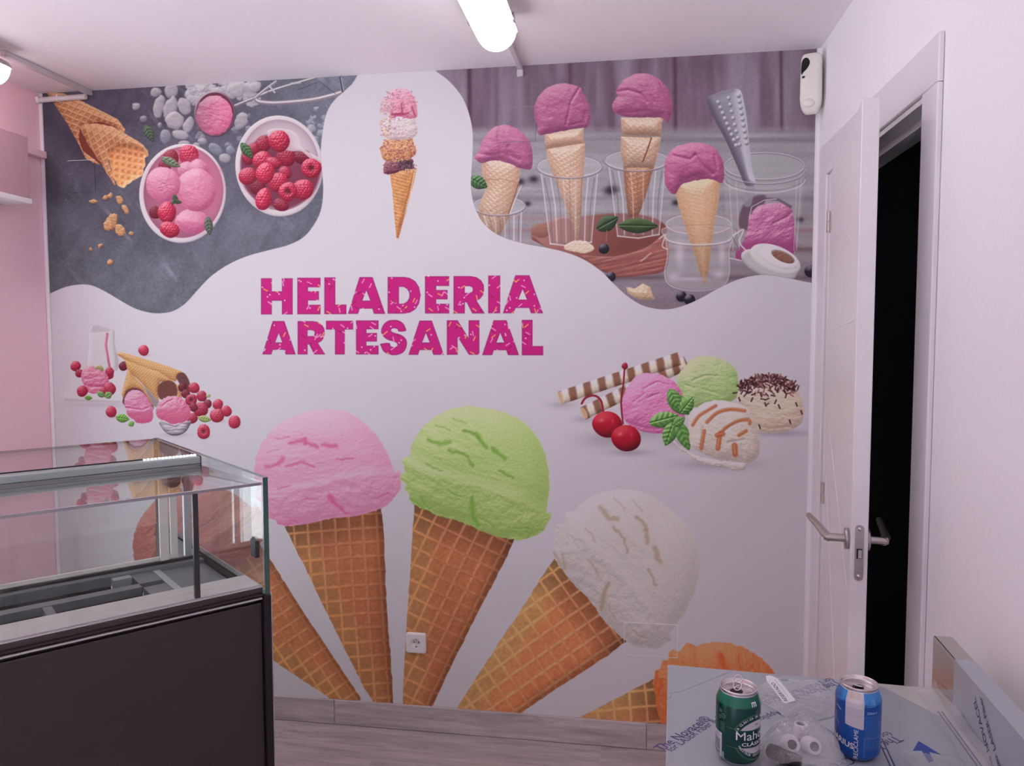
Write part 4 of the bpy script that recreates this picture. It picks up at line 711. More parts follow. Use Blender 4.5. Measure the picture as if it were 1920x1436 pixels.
# ---------------------------------------------------------------- mesh helpers (all shapes given in world space)
ROOT = {}
class B:
    def __init__(s): s.v = []; s.f = []; s.mi = []; s.sm = []; s.uv = None
    def add(s, vs, fs, mi=0, smooth=False):
        o = len(s.v); s.v += [tuple(v) for v in vs]; s.f += [tuple(i + o for i in f) for f in fs]
        s.mi += [mi] * len(fs); s.sm += [smooth] * len(fs); return s
    def hexa(s, p, mi=0): # 8 corners: bottom 4 (ccw from above) then top 4
        return s.add(p, [(3, 2, 1, 0), (4, 5, 6, 7), (0, 1, 5, 4), (1, 2, 6, 5), (2, 3, 7, 6), (3, 0, 4, 7)], mi)
    def box(s, x0, x1, y0, y1, z0, z1, T=None, mi=0):
        p = [(x0, y0, z0), (x1, y0, z0), (x1, y1, z0), (x0, y1, z0), (x0, y0, z1), (x1, y0, z1), (x1, y1, z1), (x0, y1, z1)]
        return s.hexa([T(*q) for q in p] if T else p, mi)
    def tube(s, path, r, n=12, cap=True, mi=0):
        P = [Vector(q) for q in path]; rings = []; N = len(P); rr = r if hasattr(r, '__len__') else [r] * N
        up = Vector((0, 0, 1)); prev = None
        for i, q in enumerate(P):
            t = (P[min(i + 1, N - 1)] - P[max(i - 1, 0)]).normalized()
            a = prev if prev is not None else (up if abs(t.z) < .9 else Vector((1, 0, 0)))
            x = (a - t * a.dot(t)).normalized(); prev = x; y = t.cross(x)
            rings.append([q + (x * math.cos(k * 2 * math.pi / n) + y * math.sin(k * 2 * math.pi / n)) * rr[i] for k in range(n)])
        vs = [v for g in rings for v in g]
        s.add(vs, [(i * n + k, i * n + (k + 1) % n, (i + 1) * n + (k + 1) % n, (i + 1) * n + k) for i in range(N - 1) for k in range(n)], mi, True)
        if cap: s.add(rings[0], [tuple(range(n))[::-1]], mi); s.add(rings[-1], [tuple(range(n))], mi)
        return s
    def lathe(s, prof, T, n=48, mi=0, smooth=True):
        vs = [T(r * math.cos(2 * math.pi * k / n), r * math.sin(2 * math.pi * k / n), z) for r, z in prof for k in range(n)]
        return s.add(vs, [(i * n + k, i * n + (k + 1) % n, (i + 1) * n + (k + 1) % n, (i + 1) * n + k) for i in range(len(prof) - 1) for k in range(n)], mi, smooth)
    def prism(s, poly, T, z0, z1, mi=0): # polygon in a local plane, T(x, y, depth)
        n = len(poly); vs = [T(x, y, z0) for x, y in poly] + [T(x, y, z1) for x, y in poly]
        s.add(vs, [tuple(range(n))[::-1], tuple(range(n, 2 * n))] + [(i, (i + 1) % n, n + (i + 1) % n, n + i) for i in range(n)], mi); return s
    def build(s, name, mats, parent=None, label=None, bevel=0, seg=2):
        me = bpy.data.meshes.new(name); v = s.v
        if parent is not None and parent.name in ROOT:
            mi = ROOT[parent.name].inverted(); v = [tuple(mi @ Vector(q)) for q in v]
        me.from_pydata(v, [], s.f); mats = mats if isinstance(mats, (list, tuple)) else [mats]
        for m in mats: me.materials.append(m)
        me.polygons.foreach_set('material_index', s.mi); me.polygons.foreach_set('use_smooth', s.sm)
        bm = bmesh.new(); bm.from_mesh(me); bmesh.ops.recalc_face_normals(bm, faces=bm.faces)
        if bevel: bmesh.ops.bevel(bm, geom=[e for e in bm.edges if e.calc_length() > bevel * 2.2 and len(e.link_faces) == 2 and e.calc_face_angle(0) > .5], offset=bevel, segments=seg, affect='EDGES', profile=.5)
        bm.to_mesh(me); bm.free()
        if s.uv:
            me.update(); l = me.uv_layers.new(name='UVMap')
            W = ROOT.get(parent.name, Matrix()) if parent is not None else Matrix()
            for lp in me.loops: l.data[lp.index].uv = s.uv(W @ me.vertices[lp.vertex_index].co)
        o = bpy.data.objects.new(name, me); C.objects.link(o)
        if parent is not None:
            o.parent = parent
            if parent.name in ROOT: ROOT[o.name] = ROOT[parent.name]
        if label: o['label'] = label
        return o
def thing(name, label, cat, loc=(0, 0, 0), rz=0, group=None, kind=None):
    o = bpy.data.objects.new(name, None); C.objects.link(o); o.empty_display_size = .05
    o.location = loc; o.rotation_euler = (0, 0, rz); ROOT[o.name] = Matrix.Translation(loc) @ Matrix.Rotation(rz, 4, 'Z')
    if kind: o['kind'] = kind
    if label: o['label'] = label
    if cat: o['category'] = cat
    if group: o['group'] = group
    return o
def text(name, body, size, fn, m, parent, bold=0.0, align='LEFT', sx=1.0, label=None):
    cu = bpy.data.curves.new(name, 'FONT'); cu.body = body; cu.size = 1.0; cu.offset = 0 if 'M' in body else min(bold / size * .5, .016); cu.align_x = align; cu.resolution_u = 3
    t = bpy.data.objects.new(name, cu); C.objects.link(t); dg = bpy.context.evaluated_depsgraph_get()
    me = bpy.data.meshes.new_from_object(t.evaluated_get(dg)); bpy.data.objects.remove(t); bpy.data.curves.remove(cu)
    b = B()
    for dx, dy in [(0, 0)]:
        b.add([tuple(fn(v.co.x * size * sx + dx, v.co.y * size + dy)) for v in me.vertices], [tuple(p.vertices) for p in me.polygons])
    bpy.data.meshes.remove(me); return b.build(name, m, parent, label)
# ---------------------------------------------------------------- room shell
def struct(b, name, m, parent=None, bevel=0):
    o = b.build(name, m, parent, bevel=bevel)
    if parent is None: o['kind'] = 'structure'
    return o
YF = -3.0
struct(B().box(XW - .1, XR + .12, D, D + .12, -.02, H), 'wall_back', M['wall'])
# right wall with the doorway
DY0, DY1, DZ = 1.852, 2.690, 2.130
rw = B().box(XR, XR + .10, YF, DY0, 0, H).box(XR, XR + .10, DY1, D, 0, H).box(XR, XR + .10, DY0, DY1, DZ, H)
struct(rw, 'wall_right', M['wall'])
# left wall, pink, with the shop window
WY0, WY1, WZ0, WZ1 = .2, 2.44, .06, 2.08
lw = B().box(XW - .1, XW, YF, WY0, 0, H).box(XW - .1, XW, WY1, D, 0, H).box(XW - .1, XW, WY0, WY1, WZ1, H).box(XW - .1, XW, WY0, WY1, 0, WZ0)
struct(lw, 'wall_left', M['pink'])
FX0, FX1, FZ1 = -1.95, -.45, 2.25     # unseen glazed front behind the camera, added and sized to brighten ceiling and walls
struct(B().box(XW - .1, FX0, YF - .1, YF, -.02, H).box(FX1, XR + .12, YF - .1, YF, -.02, H).box(FX0, FX1, YF - .1, YF, FZ1, H).box(FX0, FX1, YF - .1, YF, -.02, .06), 'wall_front', M['wall'])
w2 = thing('window_added', None, None, ((FX0 + FX1) / 2, YF, .06), kind='structure')
for x in (FX0, (FX0 + FX1) / 2 - .03, FX1 - .06): B().box(x, x + .06, YF - .07, YF - .02, .06, FZ1).build('mullion', M['lacquer'], w2)
for z in (.06, FZ1 - .06):
    for x in (FX0 + .06, (FX0 + FX1) / 2 + .03): B().box(x, x + (FX1 - FX0) / 2 - .09, YF - .069, YF - .021, z, z + .06).build('rail', M['lacquer'], w2)
for x in (FX0 + .061, (FX0 + FX1) / 2 + .031): B().box(x, x + (FX1 - FX0) / 2 - .092, YF - .048, YF - .042, .121, FZ1 - .061).build('pane', M['glass'], w2)
struct(B().box(XW - .1, XR + .12, YF - .1, D + .12, H, H + .1), 'ceiling', M['ceil'])
fl = struct(B().box(XW - .1, XR + .12, YF - .1, D + .12, -.03, -.002), 'floor', M['grout'])
# floor planks, rows parallel to the back wall
row = 0; y1 = D - .010; pl = []
for row in range(20):
    y1 = 2.8415 - row * .2245; y0 = y1 - .2215 + .0
    if row == 0: off = -1.3675
    else: off = -1.3675 + [0, .425, .85][row % 3]
    x = off - 1.272 * 3
    while x < XR:
        a, b_ = max(x + .0015, XW + .002), min(x + 1.2705, XR - .002)
        if b_ - a > .03: pl.append((a, b_, y0, y1))
        x += 1.272
for a, b_, y0, y1 in pl:
    o = B().box(a, b_, y0 + .0015, y1 - .0015, -.0025, random.uniform(-.0002, .0003)).build('plank', M['plank'], fl, bevel=.0008, seg=1)
# skirting tiles under the mural
sk = thing('baseboard_back', None, None, (0, D, 0), kind='structure')
for a, b_ in [(XW + .001, -2.441 + .02), (-2.42, -1.1830), (-1.1805, .0765), (.079, XR - .002)]:
    if b_ - a > .05: B().box(a, b_, D - .0115, D - .001, .001, .102).build('tile', M['skirt'], sk, bevel=.0012, seg=1)
bl = thing('baseboard_left', None, None, (XW, 0, 0), kind='structure')
B().box(XW + .001, XW + .010, WY1, D - .013, .001, .102).build('tile', M['skirt'], bl, bevel=.0012, seg=1)
br = thing('baseboard_right', None, None, (XR, 0, 0), kind='structure')
for a, b_ in [(.55, 1.762), (-.70, .547), (-1.95, -.703)]: B().box(XR - .010, XR - .001, a, b_, .001, .102).build('tile', M['skirt'], br, bevel=.0012, seg=1)
# dark storeroom behind the door
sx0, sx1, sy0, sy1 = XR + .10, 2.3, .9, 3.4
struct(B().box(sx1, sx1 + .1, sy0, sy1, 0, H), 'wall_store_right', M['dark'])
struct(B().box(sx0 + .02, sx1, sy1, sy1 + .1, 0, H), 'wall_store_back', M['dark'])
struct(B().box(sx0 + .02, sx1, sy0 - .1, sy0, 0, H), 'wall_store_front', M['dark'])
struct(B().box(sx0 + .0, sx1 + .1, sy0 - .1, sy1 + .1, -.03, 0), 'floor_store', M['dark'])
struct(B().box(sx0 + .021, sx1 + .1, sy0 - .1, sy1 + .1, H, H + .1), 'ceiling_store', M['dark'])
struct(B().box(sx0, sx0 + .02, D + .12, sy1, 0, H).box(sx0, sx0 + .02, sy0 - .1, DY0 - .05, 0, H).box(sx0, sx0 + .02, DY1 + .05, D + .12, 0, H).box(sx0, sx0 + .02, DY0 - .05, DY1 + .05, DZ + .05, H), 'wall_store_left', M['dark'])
# shop window on the left
wn = thing('window_1', None, None, (XW, 0, WZ0), kind='structure')
for y in (WY0, (WY0 * 2 + WY1) / 3, (WY0 + WY1 * 2) / 3, WY1 - .05): B().box(XW - .07, XW - .02, y, y + .05, WZ0, WZ1).build('mullion', M['lacquer'], wn, bevel=.003, seg=1)
for z in (WZ0, WZ1 - .05): B().box(XW - .069, XW - .021, WY0 + .05, WY1 - .05, z, z + .05).build('rail', M['lacquer'], wn)
for i in range(3):
    a = WY0 + (WY1 - WY0) / 3 * i; B().box(XW - .048, XW - .042, a + .052, a + (WY1 - WY0) / 3 - .002, WZ0 + .05, WZ1 - .05).build('pane', M['glass'], wn)
struct(B().box(-14, 8, -14, YF - .1, -.05, -.03).box(-14, XW - .1, YF - .1, 12, -.05, -.03), 'ground', M['yard'])
# roller shutter box over the window
t = thing('shutter_box', 'mauve box running along the pink left wall above the window', 'shutter box', (XW, 1.0, 2.1))
B().box(XW + .001, -2.3205, -1.2, 2.652, 2.128, 2.366).build('casing', M['pinkgrey'], t, bevel=.004)
B().box(XW + .001, -2.316, -1.2, 2.656, 2.108, 2.1275).build('bottom_lip', M['wall'], t, bevel=.002, label='white lip under the box')
B().box(XW + .001, XW + .03, 2.653, D - .002, 2.33, 2.36).build('guide_pipe', M['pink'], t, bevel=.004)
# white corner strip beside the wallpaper
struct(B().box(XW + .002, XL - .001, D - .006, D - .0005, .103, 2.57), 'trim_1', M['wall'], bevel=.001)
# ---------------------------------------------------------------- the wallpaper
HM = np.array([[1242.6852834122074, -60.54715842770348, 3412.771335124757], [-99.36222605838937, -1447.9253668669382, 4069.879811261123], [-0.15362683305300973, -0.06074296455041822, 2.908495528826634]])
def wall_print():
    src = paint(); TW, TH = 2300, 1860; x0, x1, z0, z1 = XL, XR, .10, H
    X, Z_ = np.meshgrid(np.linspace(x0, x1, TW), np.linspace(z1, z0, TH)); w = HM[2, 0] * X + HM[2, 1] * Z_ + HM[2, 2]
    u = ((HM[0, 0] * X + HM[0, 1] * Z_ + HM[0, 2]) / w - MX0) * MS - .5; v = ((HM[1, 0] * X + HM[1, 1] * Z_ + HM[1, 2]) / w - MY0) * MS - .5
    u = np.clip(u, 0, src.shape[1] - 1.01); v = np.clip(v, 0, src.shape[0] - 1.01); ui = u.astype(int); vi = v.astype(int); fu = (u - ui)[..., None]; fv = (v - vi)[..., None]
    return ((src[vi, ui] * (1 - fu) + src[vi, ui + 1] * fu) * (1 - fv) + (src[vi + 1, ui] * (1 - fu) + src[vi + 1, ui + 1] * fu) * fv).astype(np.float32)
M['mural'] = image_mat('printed wallpaper', wall_print(), .55, .25)
MUV = lambda p: ((p.x - XL) / (XR - XL), (p.z - .10) / (H - .10))
mu = thing('wall_mural', 'printed ice cream wallpaper lettered HELADERIA ARTESANAL covering the back wall', 'wallpaper', (-.9, D, .1))
for a, b_ in [(XL, -.89205), (-.8920, .648)]:
    b = B().box(a, b_, D - .0014, D - .0002, .1025, H - .001); b.uv = MUV; b.build('printed_strip', M['mural'], mu)
# box covers papered over
for nm, (a, b_, z0, z1), lb in [('wall_plate', (-.489, -.3555, 2.321, 2.447), 'flush square wall plate papered over above the purple scoops'),
                               ('wall_plate', (-.0085, .190, .366, .492), 'flush wall plate papered over beside the white scoop'),
                               ('wall_plate', (-2.311, -2.189, 2.188, 2.318), 'flush wall plate papered over among the waffle cones at top left')]:
    t = thing(nm, lb, 'wall plate', ((a + b_) / 2, D, z0), group=None)
    b = B().box(a, b_, D - .0032, D - .0015, z0, z1); b.uv = MUV; b.build('cover', M['mural'], t)
    r = B(); e = .0016
    for q in [(a - e, b_ + e, z1, z1 + e)] + ([(a - e, a, z0, z1), (a - e, b_ + e, z0 - e, z0), (b_, b_ + e, z0, z1)] if a > -2 else []): r.box(q[0], q[1], D - .0038, D - .0015, q[2], q[3])
    r.build('rim', M['wall'] if a < -2 or z0 < 1 else M['rimgrey'], t)
# ---------------------------------------------------------------- door casing, frame, leaf
tr = thing('trim_2', None, None, (XR, DY0, 0), kind='structure')
cx0 = XR - .012
B().box(cx0, XR - .0005, 1.766, 1.856, .0, DZ).build('casing', M['lacquer'], tr, bevel=.003)
B().box(cx0, XR - .0005, DY1, 2.786, .0, DZ).build('casing', M['lacquer'], tr, bevel=.003)
B().box(cx0, XR - .0005, 1.766, 2.786, DZ + .0005, 2.236).build('casing_head', M['lacquer'], tr, bevel=.003)
B().box(XR - .003, XR + .118, DY0 + .001, DY0 + .014, .0, DZ - .001).build('jamb', M['lacquer'], tr)
B().box(XR - .003, XR + .118, DY1 - .085, DY1 - .001, .0, DZ - .001).build('jamb', M['lacquer'], tr, bevel=.004)
B().box(XR - .003, XR + .118, DY0 + .015, DY1 - .086, DZ - .014, DZ - .001).build('jamb_head', M['lacquer'], tr)
B().box(XR + .042, XR + .060, DY0 + .0145, DY1 - .086, DZ - .032, DZ - .0145).build('stop', M['lacquer'], tr)
A = Vector((.505, 1.790, 0)); Hg = Vector((.632, 2.545, 0)); ld = (Hg - A).normalized(); LL = (Hg - A).length; ln = Vector((-ld.y, ld.x, 0))  # ln points into the shop
def LF(s, n, z): return tuple(A + ld * s + ln * n + Vector((0, 0, z)))
dr = thing('door_1', None, None, tuple(Hg), 0, kind='structure'); th = .036
leafb = B().box(0, LL, -th, 0, .008, 2.108, T=LF)
leaf_o = leafb.build('leaf', M['lacquer'], dr, bevel=.0015, seg=1)
gv = lambda q, w=.0009: [B().tube([LF(s, .0002, z) for s, z in q], w, 6).build('groove', M['gap'] if 0 else M['lacquer'], dr)]
for q in [[(.055, 1.79), (LL - .03, 1.985)], [(.055, .99), (LL - .05, 1.35)], [(.055, .40), (LL - .05, 1.15)], [(.055, 1.62), (LL - .05, 1.60)]]: gv(q)
for z in (1.950, 1.075, .25):
    hq = LF(LL + .004, .004, z)
    hb = B().tube([(hq[0], hq[1], z - .034), (hq[0], hq[1], z - .001)], .0075, 14).tube([(hq[0], hq[1], z + .001), (hq[0], hq[1], z + .034)], .0075, 14)
    hb.box(LL - .02, LL + .003, .0005, .003, z - .032, z - .002, T=LF)
    hb.build('hinge', M['satin'], dr)
# lock plate on the free edge
c = (-.0, ); pc = -th / 2
def EP(x, z, d): return LF(-d, pc + x, z)
poly = [(.0095 * math.cos(t), 1.146 + .0095 * math.sin(t)) for t in np.linspace(0, math.pi, 10)] + [(.0095 * math.cos(t), 1.036 + .0095 * math.sin(t)) for t in np.linspace(math.pi, 2 * math.pi, 10)]
lp = B().prism(poly, EP, .0002, .0018).build('lock_plate', M['satin'], dr)
B().box(-.006, .006, 1.078, 1.101, .0019, .0024, T=lambda x, z, d: EP(x, z, d)).build('latch_opening', M['black'], lp)
B().prism([(-.0045, 1.080), (.003, 1.080), (.003, 1.099), (-.0045, 1.099)], EP, .0025, .0075).build('latch_bolt', M['canalu'], lp, bevel=.0006, seg=1)
for z in (1.146, 1.037): B().lathe([(0, .0004), (.0042, .0004), (.0042, 0)], lambda x, y, q, z=z: EP(x, z + y, .0019 + q), 14).build('screw', M['canalu'], lp)
def lever(side, zc, reach, gripn):
    n0 = 0 if side > 0 else -th; sg = 1 if side > 0 else -1; s0 = .045
    def T(x, y, q): return LF(s0 + x, n0 + sg * q, zc + y)
    lv = B()
    lv.tube([T(0, 0, .009), T(0, 0, reach - .008), T(.002, .001, reach)], .0095, 16)
    if gripn is not None: lv.tube([T(-.004, -.001, reach - .009), T(.016, .004, reach + .000), T(.05, .014, reach + gripn * .45), T(.085, .024, reach + gripn), T(.105, .026, reach + gripn * 1.15)], [.010, .0098, .0085, .008, .0065], 14)
    o = lv.build('lever_handle', M['satin'], dr)
    B().lathe([(0, .009), (.0235, .009), (.025, .0075), (.025, .0003), (0, .0003)], T, 32).build('rosette', M['satin'], o)
lever(1, 1.112, .052, .026); lever(-1, 1.112, .046, -.004)
# ---------------------------------------------------------------- ceiling lamps with trunking
def fixture(xc, yend, yfar, zc, label):
    t = thing('ceiling_lamp', label, 'lamp', (xc, yend, H), group='strip lamps on the ceiling'); w = .063
    def ring(y, k, z0): return [(xc + w * k * math.cos(a) * 1.0, y, zc + (.058 if math.sin(a) < 0 else .03) * k * math.sin(a)) for a in np.linspace(0, 2 * math.pi, 28, endpoint=False)]
    ys = [(yend, .72), (yend - .008, .88), (yend - .022, .97), (yend - .05, 1), (yfar + .05, 1), (yfar + .022, .97), (yfar + .008, .88), (yfar, .72)]
    for nm, m, half in (('diffuser', M['lampglow'], 0), ('housing', M['greyplastic'], 1)):
        b = B(); an = np.linspace(math.pi, 2 * math.pi, 17) if half == 0 else np.linspace(-.12, math.pi + .12, 17)
        R = [[(xc + (w + .004 * half) * k * math.cos(a), y + (.002 * half if y > (yend + yfar) / 2 else -.002 * half), zc + (.062 if half == 0 else .030) * k * math.sin(a) + (.001 if half else 0)) for a in an] for y, k in ys]
        n = len(an); vs = [q for r in R for q in r]
        b.add(vs, [(i * n + k, i * n + k + 1, (i + 1) * n + k + 1, (i + 1) * n + k) for i in range(len(R) - 1) for k in range(n - 1)], 0, True)
        b.add(R[0], [tuple(range(n))]); b.add(R[-1], [tuple(range(n))]); b.build(nm, m, t)
    for y in (yend - .12, yend - .55, yfar + .12):
        for s in (-1, 1): B().box(xc + s * (w + .0045) - .003, xc + s * (w + .0045) + .003, y - .012, y + .012, zc - .012, zc + .012).build('clip', M['satin'], t, bevel=.001, seg=1)
    for y in (yend - .3, yfar + .3): B().box(xc - .02, xc + .02, y - .02, y + .02, zc + .028, H - .0005).build('bracket', M['greyplastic'], t)
M['lampglow'] = mat('lit lamp diffuser', (250, 250, 252), .4, emit=((255, 246, 252), FIX), bump=0)
fixture(-.414, 2.385, 1.20, 2.532, 'white lit strip lamp on the ceiling at top centre')
fixture(-2.215, 2.41, 1.15, 2.532, 'strip lamp at the left edge above the pink wall')
tk = thing('cable_trunking', 'pale trunking from the centre strip lamp to the mural top, bent down the wall', 'trunking', (-.41, 2.84, H))
B().box(-.4195, -.4005, 2.387, D - .002, H - .018, H - .0005).build('run', M['trunk'], tk, bevel=.002, seg=1)
B().box(-.4215, -.3985, D - .017, D - .0016, H - .044, H - .0185).build('drop', M['trunk'], tk, bevel=.002, seg=1)
tk = thing('cable_trunking', 'grey trunking from the left strip lamp to the mural corner', 'trunking', (-2.2, 2.84, H))
B().box(-2.209, -2.187, 2.412, D - .0016, H - .020, H - .0005).build('run', M['trunk'], tk, bevel=.002, seg=1)
fx = thing('flexible_conduit', 'white ribbed conduit across the top left corner of the mural', 'conduit', (-2.3, D - .02, 2.56))
path = [(-2.207 - i * .0022, D - .0155, 2.571 - .00004 * i) for i in range(98)]
B().tube(path, [.0115 if i % 2 else .0092 for i in range(98)], 14).build('ribbed_tube', M['plastic'], fx)
B().box(-2.335, -2.329, D - .029, D - .002, 2.555, 2.583).build('clip', M['plastic'], fx, bevel=.001, seg=1)
B().tube([(-2.422, D - .016, 2.567), (-2.430, D - .020, 2.567), (-2.434, D - .024, 2.566)], [.014, .0155, .012], 16).build('end_bush', M['plastic'], fx)
# ---------------------------------------------------------------- motion detector in the corner
pr = thing('motion_detector', 'white wall motion detector with black lens high in the right corner', 'detector', (.626, 2.80, 2.36), 0)
pa = math.radians(-17); pcx, pcy = .6195, 2.795
def PT(x, y, z): c_, s_ = math.cos(pa), math.sin(pa); return (pcx + x * c_ - y * s_, pcy + x * s_ + y * c_, z)
b = B(); sec = []
for z, k in [(2.358, .30), (2.360, .50), (2.367, .72), (2.378, .87), (2.392, .96), (2.410, 1), (2.50, .97), (2.535, .95), (2.548, .90), (2.556, .78), (2.559, .55)]:
    sec.append([PT(.036 * k * math.copysign(abs(math.cos(a)) ** .55, math.cos(a)), .030 * k * math.copysign(abs(math.sin(a)) ** .55, math.sin(a)) - (.004 if z > 2.4 else 0), z) for a in np.linspace(0, 2 * math.pi, 40, endpoint=False)])
n = 40; b.add([q for r in sec for q in r], [(i * n + k, i * n + (k + 1) % n, (i + 1) * n + (k + 1) % n, (i + 1) * n + k) for i in range(len(sec) - 1) for k in range(n)], 0, True); b.add(sec[0], [tuple(range(n))[::-1]]); b.add(sec[-1], [tuple(range(n))])
body = b.build('body', M['cream'], pr)
tear = catmull([(-.031, 2.488), (-.031, 2.520), (-.026, 2.537), (-.015, 2.541), (-.006, 2.533), (-.004, 2.520), (-.012, 2.505), (-.024, 2.494)], 4)
B().prism(tear, lambda x, z, d: PT(x, -.0335 - d + max(0, -x - .020) * .35, z), -.004, .0012).build('lens_window', M['blackgloss'], body, label='black tear shaped window')
B().box(-.028, -.019, 2.474, 2.481, -.004, .0012, T=lambda x, z, d: PT(x, -.0335 - d + max(0, -x - .020) * .3, z)).build('indicator', M['black'], body)
B().lathe([(0, .010), (.010, .009), (.018, .006), (.022, 0)], lambda x, y, q: PT(x - .006, -.0268 - q, 2.389 + y * .7), 24).build('lower_lens', M['cream'], body)
B().box(-.020, .030, .022, .052, 2.385, 2.545, T=PT).build('bracket', M['plastic'], pr, bevel=.004)
# ---------------------------------------------------------------- wall socket
so = thing('wall_socket', 'white square power socket on the mural over the green cone', 'socket', (-.834, D, .36)); sx, sz = -.834, .3613
def ST(x, y, q): return (sx + x, D - .0016 - q, sz + y)
rr = lambda w, r, n=6: [(math.copysign(w - r, cx_) + r * math.cos(a0 + t), math.copysign(w - r, cy_) + r * math.sin(a0 + t)) for cx_, cy_, a0 in ((1, 1, 0), (-1, 1, math.pi / 2), (-1, -1, math.pi), (1, -1, 1.5 * math.pi)) for t in np.linspace(0, math.pi / 2, n)]
b = B(); rings = [[ST(x, y, q) for x, y in rr(w, .009)] for w, q in ((.0415, 0), (.0415, .006), (.0385, .0105), (.034, .0115))]; n = len(rings[0])
b.add([v for r in rings for v in r], [(i * n + k, i * n + (k + 1) % n, (i + 1) * n + (k + 1) % n, (i + 1) * n + k) for i in range(3) for k in range(n)], 0, False)
cir = [ST(.0195 * math.cos(2 * math.pi * (k + .5) / n - .0), .0195 * math.sin(2 * math.pi * (k + .5) / n), .0115) for k in range(n)]
b.add(rings[-1] + cir, [(k, (k + 1) % n, n + (k + 1) % n, n + k) for k in range(n)]); fp = b.build('frame', M['plastic'], so)
b = B().lathe([(.0197, .0116), (.0185, .0112), (.0178, .001), (0, .001)], ST, 36); wl = b.build('socket_well', M['plastic'], so)
for x in (-.0095, .0095): B().lathe([(0, .0006), (.0026, .0006), (.0026, 0)], lambda a, c_, q, x=x: ST(x + a, c_ + .001, .0012 + q), 14).build('pin_hole', M['black'], wl)
B().lathe([(0, .0008), (.0016, .0008), (.0016, 0)], lambda a, c_, q: ST(a, c_ + .001, .0012 + q), 12).build('centre_screw', M['satin'], wl)
for y in (-.0165, .0165): B().box(-.003, .003, y - .0022, y + .0022, .0012, .008, T=ST).build('earth_clip', M['satin'], wl)
# ---------------------------------------------------------------- glass display counter, turned about 45 degrees
O = Vector((-.857, 1.6645, 0)); tF = math.radians(41.1); Fv = Vector((math.sin(tF), math.cos(tF), 0)); Ev = Vector((-math.cos(tF), math.sin(tF), 0))
def K(a, b_, z): return tuple(O - Fv * a + Ev * b_ + Vector((0, 0, z)))
dc = thing('display_counter', 'glass topped ice cream display counter with dark front panel', 'counter', K(.5, .4, 0)); LC = 1.15
kb = lambda nm, m, a0, a1, b0, b1, z0, z1, bev=0, lab=None, par=None: B().box(a0, a1, b0, b1, z0, z1, T=K).build(nm, M[m], par or dc, lab, bevel=bev)
kb('front_panel', 'panel', .010, LC, .012, .030, .09, .9445, .002)
kb('plinth', 'trimdark', .012, LC, .06, .44, .0, .088)
kb('carcass', 'trimdark', .012, LC, .031, .44, .089, .80)
kb('rear_carcass', 'trimdark', .012, LC, .441, .90, .0, .70)
kb('end_panel', 'trimdark', -.0085, .0085, .0, .935, .0, .962, .001)
kb('end_strip', 'greyplastic', -.0125, -.0088, .004, .93, .0, .966)
kb('channel', 'trimdark', .010, LC, .020, .045, .9455, .962)
kb('bead', 'steel', .010, LC, .008, .016, .9535, .9575)
kb('bumper', 'panel', .010, LC, .004, .050, .9625, .9835, .002)
kb('bumper_groove', 'black', .012, LC - .01, .0028, .0038, .9685, .9715)
kb('ledge', 'steel', .012, LC, .0035, .060, .984, .9885, .001); kb('ledge', 'steel', .012, LC, .0615, .112, .984, .9885, .001)
# deck with two rows of black wells
kb('deck_rail', 'deck', .012, LC, .113, .140, .93, .955, .001); kb('deck_rail', 'deck', .205, LC, .300, .334, .925, .951, .001); kb('deck_rail', 'deck', .012, LC, .428, .452, .93, .957, .001)
kb('deck_plate', 'deck', .012, .130, .141, .427, .92, .946, .001)
for a0, a1 in ((.150, .204), (.405, .425), (.67, .69), (.935, .955)): kb('crossbar', 'deck', a0, a1, .141, .299, .925, .9500, .001)
kb('crossbar', 'deck', .150, .204, .335, .427, .925, .9500, .001)
kb('deck_plate', 'alu', .131, .149, .141, .427, .92, .951, .001)
kb('tab_plate', 'alu', .2055, .25, .402, .4275, .9255, .9515, .001, 'bright small plate')
kb('well_floor', 'well', .013, LC - .002, .114, .4575, .86, .865)
for b0, b1, a0 in ((.1405, .1425, .206), (.296, .2995, .206), (.3345, .338, .206), (.4235, .4275, .252)): kb('well_side', 'well', a0, LC - .01, b0, b1, .866, .931)
for i in range(9): kb('stud', 'black', .27 + i * .085, .280 + i * .085, .4215, .4232, .915, .922)
for bb in (.205, .255, .375): kb('well_bar', 'trimdark', .207, LC - .01, bb, bb + .006, .885, .897)
kb('door_track', 'alu', .012, LC, .458, .487, .944, .9525); kb('door_track', 'black', .012, LC, .458, .463, .953, .962); kb('door_track', 'alu', .012, LC, .468, .473, .953, .964)
# glass panes
def pane(nm, a0, a1, b0, b1, z0, z1, thin, edge):
    b = B().box(a0, a1, b0, b1, z0, z1, T=K); side = {'a': (3, 5), 'b': (2, 4), 'z': (0, 1)}[thin]
    for i in range(6): b.mi[i] = 0 if i in side else 1
    return b.build(nm, [M['glass'], M[edge]], dc)
pane('end_glass', -.0065, .006, .0, .935, .967, 1.250, 'a', 'gedge')
pane('front_glass', .0065, LC, .002, .0085, .990, 1.2385, 'b', 'gedge_pale')
tg_ = B().hexa([K(*q) for q in ((.0065, .010, 1.2305), (LC, .010, 1.2305), (LC, .449, 1.2150), (.0065, .449, 1.2150), (.0065, .010, 1.2375), (LC, .010, 1.2375), (LC, .449, 1.2220), (.0065, .449, 1.2220))])
tg_.mi = [0, 0, 1, 1, 1, 1]; tg_.build('top_glass', [M['glass'], M['gedge_pale']], dc)
pane('rear_top_glass', .0065, LC, .486, .930, 1.2405, 1.2485, 'z', 'gedge')
